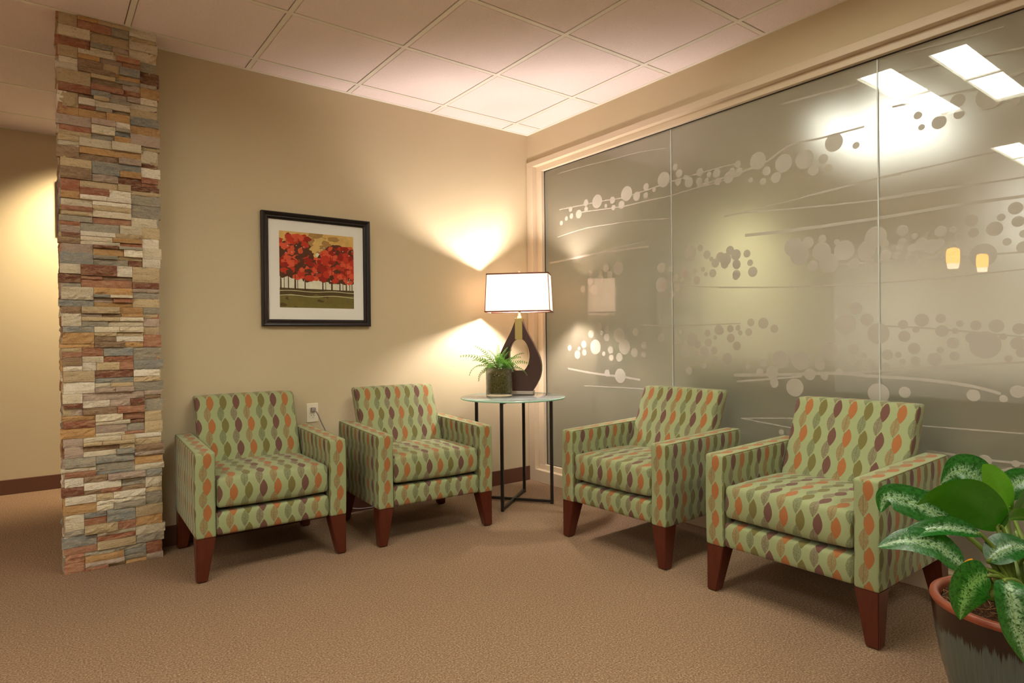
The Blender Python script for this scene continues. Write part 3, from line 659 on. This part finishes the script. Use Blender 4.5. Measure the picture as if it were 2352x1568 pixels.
for off in (0, .002):
    lo = [bm.verts.new((x * (1 - off / .2), y * (1 - off / .1), z_)) for x, y, z_ in b0]; hi = [bm.verts.new((x * (1 - off / .2), y * (1 - off / .1), z_)) for x, y, z_ in t0]
    for k in range(4):
        q = (lo[k], lo[(k + 1) % 4], hi[(k + 1) % 4], hi[k]); bm.faces.new(q if off == 0 else q[::-1])
    if off == 0: L0, H0 = lo, hi
for k in range(4):
    bm.faces.new((L0[(k + 1) % 4], L0[k], lo[k], lo[(k + 1) % 4])); bm.faces.new((H0[k], H0[(k + 1) % 4], hi[(k + 1) % 4], hi[k]))
sh = link('shade', bm, M['shade'], lp)
bm = B()
for pts in (b0, t0):
    for k in range(4): tube(bm, [pts[k], pts[(k + 1) % 4]], .0048, 6)
for k in range(4): tube(bm, [b0[k], t0[k]], .0028, 6)
link('trim_binding', bm, M['shadetrim'], sh)
bm = B()
for y in (-1, 1): tube(bm, [(.0, 0, .836), (0, y * .1, .832)], .0018, 6)
for x in (-1, 1): tube(bm, [(0, 0, .836), (x * .212, 0, .832)], .0018, 6)
tube(bm, [(.0, 0, .645), (.04, 0, .69), (.04, 0, .76), (0, 0, .835)], .0016, 6); tube(bm, [(.0, 0, .645), (-.04, 0, .69), (-.04, 0, .76), (0, 0, .835)], .0016, 6)
link('harp', bm, M['steel'], sh)
bm = B(); lathe(bm, [(.003, .835), (.0075, .838), (.0075, .862), (.002, .864)], 14, close=True); link('finial', bm, M['white'], lp)

# ---------------------------------------------------------------- fern in a glass cylinder
random.seed(5)
VX, VY = -.487, -.262 
fp = thing('potted_fern', 'small green fern in a clear glass cylinder of moss on the round glass table', 'plant', (-.535, -.335, TZ))
bm = B(); R1 = .091; lathe(bm, [(.0, 0), (R1 - .003, 0), (R1, .003), (R1, .193), (R1 - .002, .195), (R1 - .005, .193), (R1 - .005, .020), (R1 - .012, .016), (0, .016)], 48); link('glass_cylinder', bm, M['vase'], fp)
bm = B(); lathe(bm, [(.0, .018), (R1 - .016, .018), (R1 - .0085, .026), (R1 - .0085, .150), (R1 - .02, .158), (.03, .166), (0, .17)], 36); bmesh.ops.remove_doubles(bm, verts=bm.verts, dist=1e-4); link('moss', bm, M['moss'], fp)
def frond(az, el, ln, droop, wmax, roll=0):
    bm = B(); base = Vector((random.uniform(-.022, .022), random.uniform(-.022, .022), .158)); pts = []; p = base.copy(); e = el; n = 15
    for k in range(n + 1):
        pts.append(p.copy()); s = ln / n
        p = p + Vector((math.cos(az) * math.cos(e), math.sin(az) * math.cos(e), math.sin(e))) * s; e -= droop / n * (.5 + k / n * 1.2)
    tube(bm, pts, [.0019 * (1 - .7 * k / n) + .0003 for k in range(n + 1)], 5)
    for k in range(3, n + 1):
        d = (pts[min(k + 1, n)] - pts[k - 1]).normalized(); side = d.cross(Vector((0, 0, 1))).normalized(); nrm = side.cross(d)
        side = (side * math.cos(roll) + nrm * math.sin(roll)).normalized(); nrm = side.cross(d)
        f_ = (k - 2) / (n - 2); L_ = wmax * (min(1, f_ * 3.2) ** .6) * (1.08 - .88 * f_)
        for sg in (-1, 1):
            dirv = (side * sg + d * .62).normalized(); o = pts[k]; w_ = .0052 * (1 - .35 * f_); dr = nrm * (-.004 - .1 * L_)
            v = [bm.verts.new(q) for q in (o - d * w_ * .5, o + dirv * L_ * .35 - d * w_ + nrm * .002, o + dirv * L_ * .72 - d * w_ * .7, o + dirv * L_ + dr, o + dirv * L_ * .72 + d * w_ * .7, o + dirv * L_ * .35 + d * w_ + nrm * .002, o + d * w_ * .5)]
            m1, m2 = bm.verts.new(o + dirv * L_ * .35), bm.verts.new(o + dirv * L_ * .72 - nrm * .001)
            for q in ((v[0], v[1], m1), (v[1], v[2], m2, m1), (v[2], v[3], m2), (v[3], v[4], m2), (v[4], v[5], m1, m2), (v[5], v[6], m1), (v[6], v[0], m1)): bm.faces.new(q)
    link('frond', bm, M['fern'], fp)
# left, upper left, back, right, towards camera ... (azimuth measured in the room)
RT, FW = math.atan2(right.y, right.x), math.atan2(fwd.y, fwd.x)
for az, el, ln, dr, wm in ((RT + math.pi - .1, .80, .30, 1.0, .062), (RT + math.pi - .25, 1.15, .25, .8, .056), (RT + math.pi + .5, .75, .25, 2.0, .056), (RT + math.pi + .25, .6, .22, 2.3, .056), (RT + math.pi + .1, 1.0, .20, 1.3, .056),
                          (RT + .1, .75, .235, 1.2, .058), (RT - .35, .6, .22, 1.7, .056), (RT + .5, 1.05, .22, 1.0, .056), (RT + .05, 1.1, .19, 1.2, .056), (FW, 1.3, .21, .5, .058), (FW + .7, 1.15, .22, .9, .056), (FW - .8, 1.2, .2, .8, .056),
                          (FW + math.pi, .95, .19, 1.8, .058), (FW + math.pi + .5, .85, .19, 1.9, .056), (FW + math.pi - .6, .85, .2, 2.0, .056), (RT + .9, 1.3, .2, .7, .056), (RT + math.pi - .7, 1.0, .22, 1.1, .056), (RT - .8, .95, .19, 1.7, .056), (FW + math.pi + .2, 1.35, .17, 1.0, .056), (FW + math.pi - .3, 1.2, .18, 1.3, .056)):
    frond(az, el, ln, dr, wm, random.uniform(.35, .9) * (1 if math.cos(az - RT) > 0 else -1))

# ---------------------------------------------------------------- outlet and lamp cord
ol = thing('wall_outlet', 'cream double wall outlet on the picture wall between the two armchairs', 'outlet', (-1.712, 0, .655))
bm = B(); box(bm, (-.036, -.006, -.058), (.036, 0, .058), 0, .003, 2); link('cover_plate', bm, M['white'], ol)
for dz in (-.0195, .0195):
    bm = B(); box(bm, (-.0165, -.0085, dz - .014), (.0165, -.0055, dz + .014), 0, .002, 2)
    for sx in (-.0065, .0065): box(bm, (sx - .0012, -.0092, dz - .001), (sx + .0012, -.0084, dz + .008), 1)
    lathe(bm, [(0.0, 0), (.0024, 0)], 10, 1)
    for v in bm.verts:
        if abs(v.co.z) < 1e-6 and abs(v.co.x) < .003 and abs(v.co.y) < .003: v.co = Vector((v.co.x, -.0088, dz - .007 + v.co.y))
    link('receptacle', bm, [M['white'], M['black']], ol)
cd = thing('power_cord', 'grey power cord plugged into the wall outlet, running down behind the armchairs', 'cord', (-1.712, -.009, .676))
bm = B(); box(bm, (-.013, -.026, -.013), (.013, 0, .013), 0, .004, 2); link('plug', bm, M['cord'], cd)
bm = B(); tube(bm, catmull([(.004, -.024, -.006), (.016, -.032, -.02), (.045, -.022, -.08), (.085, -.013, -.17), (.12, -.010, -.32), (.16, -.016, -.52), (.24, -.018, -.645), (.55, -.022, -.661), (.95, -.022, -.661), (1.25, -.08, -.661)], 6), .0036, 8); link('cable', bm, M['cord'], cd)

# ---------------------------------------------------------------- framed picture
random.seed(11)
fx0, fx1, fz0, fz1 = -2.006, -1.331, 1.185, 1.862
pic = thing('framed_picture', 'dark-framed square print of red autumn trees with white mat, hung on the wall', 'picture', ((fx0 + fx1) / 2, 0, (fz0 + fz1) / 2))
W2, H2 = (fx1 - fx0) / 2, (fz1 - fz0) / 2
bm = B(); fw = .041
prof = [(0, -.002), (0, -.030), (.006, -.034), (.016, -.031), (.024, -.025), (.030, -.026), (fw - .003, -.020), (fw, -.017), (fw, -.004)]
rings = []
for ins, y in prof: rings.append([bm.verts.new((sx * (W2 - ins), y, sz * (H2 - ins))) for sx, sz in ((-1, -1), (1, -1), (1, 1), (-1, 1))])
for a, b in zip(rings, rings[1:]):
    for k in range(4): bm.faces.new((a[k], a[(k + 1) % 4], b[(k + 1) % 4], b[k]))
bmesh.ops.recalc_face_normals(bm, faces=bm.faces)
link('frame', bm, M['frame'], pic)
bm = B(); box(bm, (-W2 + .03, -.0075, -H2 + .03), (W2 - .03, -.003, H2 - .03)); link('mat', bm, M['mat'], pic)
# print: layered flat shapes of paint, one mesh
aw, az0, az1 = .232, -.226, .232
pal = {'sky': (226, 186, 108), 'sky2': (178, 138, 78), 'glow': (250, 238, 206), 'dark': (92, 62, 42), 'red1': (200, 62, 38), 'red2': (226, 96, 62), 'red3': (160, 44, 30), 'brown': (98, 58, 36), 'field': (126, 112, 58), 'field2': (96, 78, 44), 'line': (236, 226, 180), 'trunk': (74, 42, 26), 'sky3': (226, 190, 116)}
names = list(pal)
def mk_paintmat(nm, rgb):
    t = NT('print_' + nm); n1 = t.noise(t.obj(), 34, 4, .65); c = s2l(rgb)
    return t.done(t.bsdf(t.mix(n1, tuple(v * .72 for v in c), tuple(min(1, v * 1.28) for v in c)), .6, 0, .2))
pm = [mk_paintmat(n_, pal[n_]) for n_ in names]
bm = B(); lay = [0]
def poly(pts, col):
    lay[0] += 1; y = -.0080 - lay[0] * 4.5e-6
    cl = [(min(max(x, -aw), aw), min(max(z_, az0), az1)) for x, z_ in pts]
    try:
        f = bm.faces.new([bm.verts.new((x, y, z_)) for x, z_ in cl]); f.material_index = names.index(col)
    except ValueError: pass
def blob(x, z_, rx, rz_, col, n=14):
    ph = random.random() * 6
    poly([(x + rx * math.cos(2 * math.pi * k / n) * (1 + .18 * math.sin(3 * k + ph)), z_ + rz_ * math.sin(2 * math.pi * k / n) * (1 + .18 * math.cos(2 * k + ph))) for k in range(n)], col)
poly([(-aw, az0), (aw, az0), (aw, az1), (-aw, az1)], 'sky')
for _ in range(46): blob(random.uniform(-aw, aw), random.uniform(.06, az1), random.uniform(.015, .05), random.uniform(.01, .03), random.choice(('sky2', 'sky3', 'sky', 'sky2')))
poly([(-aw, -.12), (aw, -.12), (aw, -.03), (-aw, -.03)], 'glow')
for _ in range(24): blob(random.uniform(-.06, .06), random.uniform(-.06, .11), .012, .012, random.choice(('glow', 'sky3')))
poly([(-aw, -.115), (aw, -.115), (aw, az0), (-aw, az0)], 'field')
poly([(-aw, -.108), (aw, -.112), (aw, -.145), (-aw, -.158)], 'field2')
for _ in range(36): blob(random.uniform(-aw, aw), random.uniform(az0, -.15), random.uniform(.015, .04), random.uniform(.006, .012), random.choice(('field', 'field2', 'field')))
for x, w_ in ((-.225, .008), (-.205, .004), (-.18, .006), (-.14, .010), (-.125, .004), (-.08, .007), (.03, .008), (.048, .004), (.088, .010), (.14, .007), (.16, .004), (.182, .008), (.205, .004), (.22, .005)):
    poly([(x - w_ / 2, -.113), (x + w_ / 2, -.113), (x + w_ * .35, .02), (x - w_ * .35, .02)], 'trunk')
crowns = [(-.20, .10, .07, .09), (-.13, .15, .075, .075), (-.11, .05, .09, .09), (-.17, .0, .08, .06), (-.06, .03, .06, .07), (-.05, -.02, .06, .045), (.05, .07, .05, .06), (.10, .12, .06, .05), (.19, .11, .06, .05), (.12, .03, .09, .08), (.20, .02, .06, .07), (.05, -.01, .06, .05), (.14, -.03, .08, .045), (.21, -.03, .04, .04)]
for x, z_, rx, rz_ in crowns:
    for _ in range(7): blob(x + random.uniform(-.5, .5) * rx, z_ + random.uniform(-.5, .5) * rz_, rx * .62, rz_ * .6, 'brown')
for x, z_, rx, rz_ in crowns:
    for _ in range(17): blob(x + random.uniform(-.85, .85) * rx, z_ + random.uniform(-.8, .85) * rz_, random.uniform(.012, .03), random.uniform(.010, .022), random.choice(('red1', 'red2', 'red1', 'red3', 'red2', 'brown')))
for x in (-.14, .088, .182): poly([(x - .002, -.05), (x + .002, -.05), (x + .001, .06), (x - .001, .06)], 'trunk')
for _ in range(26): blob(random.uniform(-aw, aw), random.choice((random.uniform(-.06, -.04), random.uniform(.1, .15))), .0028, .0028, 'glow', 7)
def stripe(z0, amp, th):
    up_ = [(-aw + 2 * aw * k / 20, z0 + amp * math.sin(k * .55)) for k in range(21)]
    poly(up_ + [(x, z_ - th) for x, z_ in up_[::-1]], 'line')
stripe(-.124, .003, .0035); stripe(-.152, .004, .0035)
bmesh.ops.recalc_face_normals(bm, faces=bm.faces)
for f in bm.faces:
    if f.normal.y > 0: f.normal_flip()
link('print', bm, pm, pic)
bm = B(); box(bm, (-W2 + .038, -.0178, -H2 + .038), (W2 - .038, -.0162, H2 - .038)); link('glazing', bm, M['picglass'], pic)
# second frame, out in the corridor, mostly hidden by the column
bm = B(); box(bm, (-2.926, YN - .028, 1.93), (-2.37, YN - .0005, 2.33), 0, .002); box(bm, (-2.886, YN - .030, 1.97), (-2.41, YN - .027, 2.29), 1)
tag(link('corridor_picture', bm, [M['frame'], M['mat']]), 'edge of a dark picture frame on the corridor wall behind the stone column', 'picture')

# ---------------------------------------------------------------- big potted plant
random.seed(3)
QX, QY, QZ = -.988, -3.304, .40
pp = thing('potted_plant', 'leafy variegated plant in a dark drip-glazed pot at the right front', 'plant', (QX, QY, 0))
bm = B()
lathe(bm, [(0, 0), (.118, 0), (.124, .006), (.150, .10), (.176, .20), (.190, .28), (.197, .34), (.200, .370)], 56, 0)
lathe(bm, [(.200, .370), (.203, .377), (.201, .385), (.193, .389), (.184, .387)], 56, 1)
lathe(bm, [(.184, .387), (.178, .378), (.174, .33), (.15, .30), (0, .30)], 56, 1)
bmesh.ops.remove_doubles(bm, verts=bm.verts, dist=1e-5); bmesh.ops.recalc_face_normals(bm, faces=bm.faces)
link('pot', bm, [M['pot'], M['rim']], pp)
bm = B(); lathe(bm, [(.177, .368), (.13, .380), (.07, .390), (0, .394)], 40); 
for v in bm.verts: v.co.z += .012 * noise.noise(v.co * 22)
sl = link('soil', bm, M['soil'], pp)
bm = B()
for _ in range(170):
    a, r = random.uniform(0, 6.28), .17 * math.sqrt(random.random()); c = Vector((r * math.cos(a), r * math.sin(a), .394 - r * .12)); d = Vector((random.uniform(-1, 1), random.uniform(-1, 1), random.uniform(0, .5))) * .02
    tube(bm, [c - d, c + Vector((random.uniform(-1, 1), random.uniform(-1, 1), random.uniform(.2, 1))) * .012, c + d], .0007, 4, cap=False)
fb = link('moss_fibres', bm, M['fibre'], pp); fb['kind'] = 'stuff'
def leaf(pts, wd, up_, mat='leaf', fold=.25, wave=.08, stalk=True, base=None):
    """pts: midrib in room coordinates; up_: rough direction of the upper face"""
    P = [Vector(p) - Vector((QX, QY, 0)) for p in pts]; mid = catmull(P, 8); n = len(mid) - 1; up_ = Vector(up_).normalized(); ph = random.random() * 6
    bm = B(); uv = bm.loops.layers.uv.verify(); NU = 8; rows = []
    for k, p in enumerate(mid):
        v = k / n; d = (mid[min(k + 1, n)] - mid[max(k - 1, 0)]).normalized(); side = d.cross(up_).normalized(); nr = side.cross(d).normalized()
        hw_ = wd * .5 * max(.02, (math.sin(math.pi * v ** .75) ** .72)) if 0 < k < n else wd * .01
        row = []
        for i in range(NU + 1):
            u = i / NU * 2 - 1
            row.append((bm.verts.new(p + side * hw_ * u * math.cos(fold * abs(u)) + nr * hw_ * (abs(u) * fold * 1.1 - .15 * u * u + wave * math.sin(v * 9 + ph + (2 if u > 0 else 0)) * abs(u))), (i / NU, v)))
        rows.append(row)
    for a, b in zip(rows, rows[1:]):
        for i in range(NU):
            q = (a[i], a[i + 1], b[i + 1], b[i]); f = bm.faces.new([t_[0] for t_ in q]); f.smooth = True
            for l, t_ in zip(f.loops, q): l[uv].uv = t_[1]
    lf = link('leaf', bm, M[mat], pp)
    if stalk:
        b0_ = Vector((random.uniform(-.055, .055), random.uniform(-.055, .055), .392)) if base is None else Vector(base)
        bm = B(); st = P[0]; m1 = b0_.lerp(st, .5) + Vector((0, 0, .03))
        cp = catmull([b0_, m1, st, mid[2]], 6); tube(bm, cp, [.0075 - .0045 * k / (len(cp) - 1) for k in range(len(cp))], 8); link('leaf_stalk', bm, M['petiole'], lf)
cu = Vector((-.45, -.55, .75))
leaf([(-1.038, -3.185, .555), (-1.075, -3.156, .590), (-1.113, -3.127, .620), (-1.165, -3.088, .645), (-1.200, -3.060, .650), (-1.212, -3.052, .610)], .100, (-.55, -.75, .5))
leaf([(-1.100, -3.25, .575), (-1.150, -3.225, .590), (-1.195, -3.191, .596), (-1.249, -3.15, .585), (-1.288, -3.121, .561)], .062, (-.3, -.6, .75), fold=.5)
leaf([(-1.170, -3.235, .505), (-1.199, -3.213, .530), (-1.232, -3.188, .560), (-1.29, -3.145, .572), (-1.348, -3.101, .556)], .090, (-.5, -.6, .7))
leaf([(-.790, -3.195, .600), (-.820, -3.172, .650), (-.850, -3.150, .682), (-.885, -3.125, .690), (-.925, -3.100, .655)], .125, (-.4, -.9, .3))
leaf([(-1.02, -3.275, .580), (-1.06, -3.240, .630), (-1.110, -3.205, .668), (-1.160, -3.165, .672), (-1.195, -3.135, .645)], .125, (.3, .75, .6), 'leafdark', fold=.15)
leaf([(-.828, -3.243, .585), (-.846, -3.229, .645), (-.868, -3.212, .690), (-.892, -3.194, .722)], .085, (.5, .85, .2), 'leaffresh', fold=.4)
leaf([(-1.03, -3.266, .580), (-1.005, -3.284, .605), (-.98, -3.303, .612), (-.935, -3.34, .605)], .085, (.2, .7, .7), 'leafdark')
leaf([(-.70, -3.19, .59), (-.675, -3.208, .630), (-.645, -3.23, .650), (-.60, -3.26, .66)], .09, (-.4, -.8, .5))
leaf([(-1.099, -3.264, .508), (-1.07, -3.286, .535), (-1.034, -3.313, .545), (-.975, -3.36, .520)], .085, (-.3, -.5, .9), fold=.4)
leaf([(-1.215, -3.300, .510), (-1.235, -3.286, .506), (-1.254, -3.272, .488), (-1.270, -3.262, .448), (-1.276, -3.257, .405)], .098, (-.6, -.7, .25), 'leafdark', fold=.2, base=(-.07, .0, .395))
leaf([(-1.232, -3.335, .515), (-1.250, -3.349, .490), (-1.250, -3.357, .433), (-1.240, -3.364, .387), (-1.222, -3.374, .325)], .098, (-.7, -.65, .2), fold=.45, base=(-.06, -.04, .395))
leaf([(-.819, -3.249, .565), (-.799, -3.265, .610), (-.774, -3.283, .640), (-.72, -3.32, .650)], .10, (.3, .6, .6), 'leafdark')
leaf([(-.95, -3.40, .56), (-.93, -3.46, .61), (-.91, -3.52, .64), (-.90, -3.58, .62)], .11, (-.4, -.2, .9))
leaf([(-1.06, -3.42, .52), (-1.09, -3.47, .545), (-1.12, -3.53, .545), (-1.15, -3.58, .51)], .10, (-.5, -.2, .8))
leaf([(-.86, -3.31, .56), (-.80, -3.36, .62), (-.74, -3.41, .64), (-.69, -3.46, .62)], .11, (-.3, -.3, .9), 'leafdark')
leaf([(-.96, -3.16, .54), (-.93, -3.09, .58), (-.90, -3.03, .60), (-.88, -2.97, .58)], .10, (-.4, -.4, .8), 'leafdark')
leaf([(-1.135, -3.240, .500), (-1.150, -3.249, .511), (-1.164, -3.240, .506), (-1.179, -3.228, .487), (-1.193, -3.219, .466)], .026, (-.4, -.5, .8), 'leafyellow', fold=.6)
for _ in range(9):
    a = random.uniform(0, 6.28); bm = B(); b0_ = Vector((random.uniform(-.06, .06), random.uniform(-.05, .05), .39)); e_ = b0_ + Vector((math.cos(a) * .05, math.sin(a) * .05, random.uniform(.12, .18)))
    tube(bm, catmull([b0_, b0_.lerp(e_, .5) + Vector((0, 0, .02)), e_], 5), [.008 - .0004 * k for k in range(11)], 8); link('leaf_stalk', bm, M['petiole'], pp)

# ---------------------------------------------------------------- ceiling lights (seen in the glass)
def troffer(x, y, label, lens, group):
    t = thing('ceiling_light', label, 'light', (x + T, y + T / 2, H), 0, group)
    a, b = T - .006, T / 2 - .006
    bm = B(); d = .09
    for q in (((-a, -b, .0), (a, -b + .012, d)), ((-a, b - .012, 0), (a, b, d)), ((-a, -b + .012, 0), (-a + .012, b - .012, d)), ((a - .012, -b + .012, 0), (a, b - .012, d)), ((-a, -b, d), (a, b, d + .01))): box(bm, *q)
    link('housing', bm, M['center'], t)
    for s in (-1, 1):
        y0, y1 = sorted((s * (b - .014), s * .10)); bm = B(); box(bm, (-a + .014, y0, .020), (a - .014, y1, .026)); link('lens', bm, lens, t)
    bm = B(); box(bm, (-a + .014, -.098, .006), (a - .014, .098, .018), 0, .002); link('center_basket', bm, M['center'], t)
for i, (x, y) in enumerate(troffers): troffer(x, y, 'rectangular ceiling light with two white lenses, in the waiting room ceiling', M['lens'], 'waiting room ceiling lights')
M['lens3'] = emit('far_office_lens', (1, .98, .94), OFFICE_W * 4)
for i, (x, y) in enumerate(office_troffers): troffer(x, y, 'rectangular ceiling light glowing behind the frosted glass', M['lens3' if i == 1 else 'lens2'], 'ceiling lights behind the frosted glass')
for (px, py, pz), lab in (((-4.61, -1.32, 1.90), 'amber glass pendant lamp, the nearer of two mirrored in the frosted glass'), ((-6.17, -1.13, 1.97), 'amber glass pendant lamp, the farther of two mirrored in the frosted glass')):
    t = thing('pendant_lamp', lab, 'lamp', (px, py, pz), 0, 'amber pendant lamps')
    bm = B(); lathe(bm, [(.02, .11), (.052, .10), (.062, .07), (.062, -.02), (.056, -.06)], 24, 0); lathe(bm, [(.056, -.06), (.048, -.11)], 24, 1); link('glass_shade', bm, [M['pendant'], M['pendant_tip']], t)
    bm = B(); tube(bm, [(0, 0, .10), (0, 0, H - pz)], .004, 6); link('cord', bm, M['black'], t)
    bm = B(); lathe(bm, [(.0, H - pz - .025), (.055, H - pz - .02), (.06, H - pz)], 24, close=True); link('canopy', bm, M['steel'], t)
dl = thing('recessed_downlight', 'recessed corridor downlight hidden behind the stone column', 'light', (-2.62, 1.55, H))
bm = B(); lathe(bm, [(.055, -.002), (.075, -.003), (.078, 0)], 32); link('trim_ring', bm, M['tbar'], dl)
bm = B(); lathe(bm, [(0, .0012), (.055, .0012)], 32); link('lens', bm, emit('downlight_lens', (1, .80, .50), 12), dl)
sp = bpy.data.lights.new('downlight_beam', 'SPOT'); sp.energy = 420; sp.color = (1, .80, .52); sp.spot_size = math.radians(84); sp.spot_blend = 1; sp.shadow_soft_size = .12
so = bpy.data.objects.new('downlight_beam', sp); COL.objects.link(so); so.parent = dl; so.location = (0, 0, -.012)
so.rotation_euler = Vector((-.26, .54, -1.10)).to_track_quat('-Z', 'Y').to_euler()
wd = thing('recessed_downlight', 'added unseen downlight washing the office wall behind the frosted glass', 'light', (2.95, -.75, H))  # unseen wash light, added to produce the yellow glow through the glass
bm = B(); lathe(bm, [(.055, -.002), (.075, -.003), (.078, 0)], 32); link('trim_ring', bm, M['tbar'], wd)
sw = bpy.data.lights.new('added_wash_beam', 'SPOT'); sw.energy = 360; sw.color = (1, .92, .62); sw.spot_size = math.radians(88); sw.spot_blend = .9; sw.shadow_soft_size = .05
wo = bpy.data.objects.new('added_wash_beam', sw); COL.objects.link(wo); wo.parent = wd; wo.location = (0, 0, -.012)
wo.rotation_euler = Vector((.1, .75, -1.05)).to_track_quat('-Z', 'Y').to_euler()
# inferred dark counter, added behind the glass to make its lower zone dim
ct = thing('added_office_counter', 'long dark counter added in the office to dim the lower frosted glass', 'counter', (1.5, -3.2, 0))
boxobj('cabinet', (-.28, -2.95, 0), (.28, 2.6, .80), M['counter'], ct, .004); boxobj('worktop', (-.32, -2.99, .80), (.30, 2.64, .84), M['counter'], ct, .004)
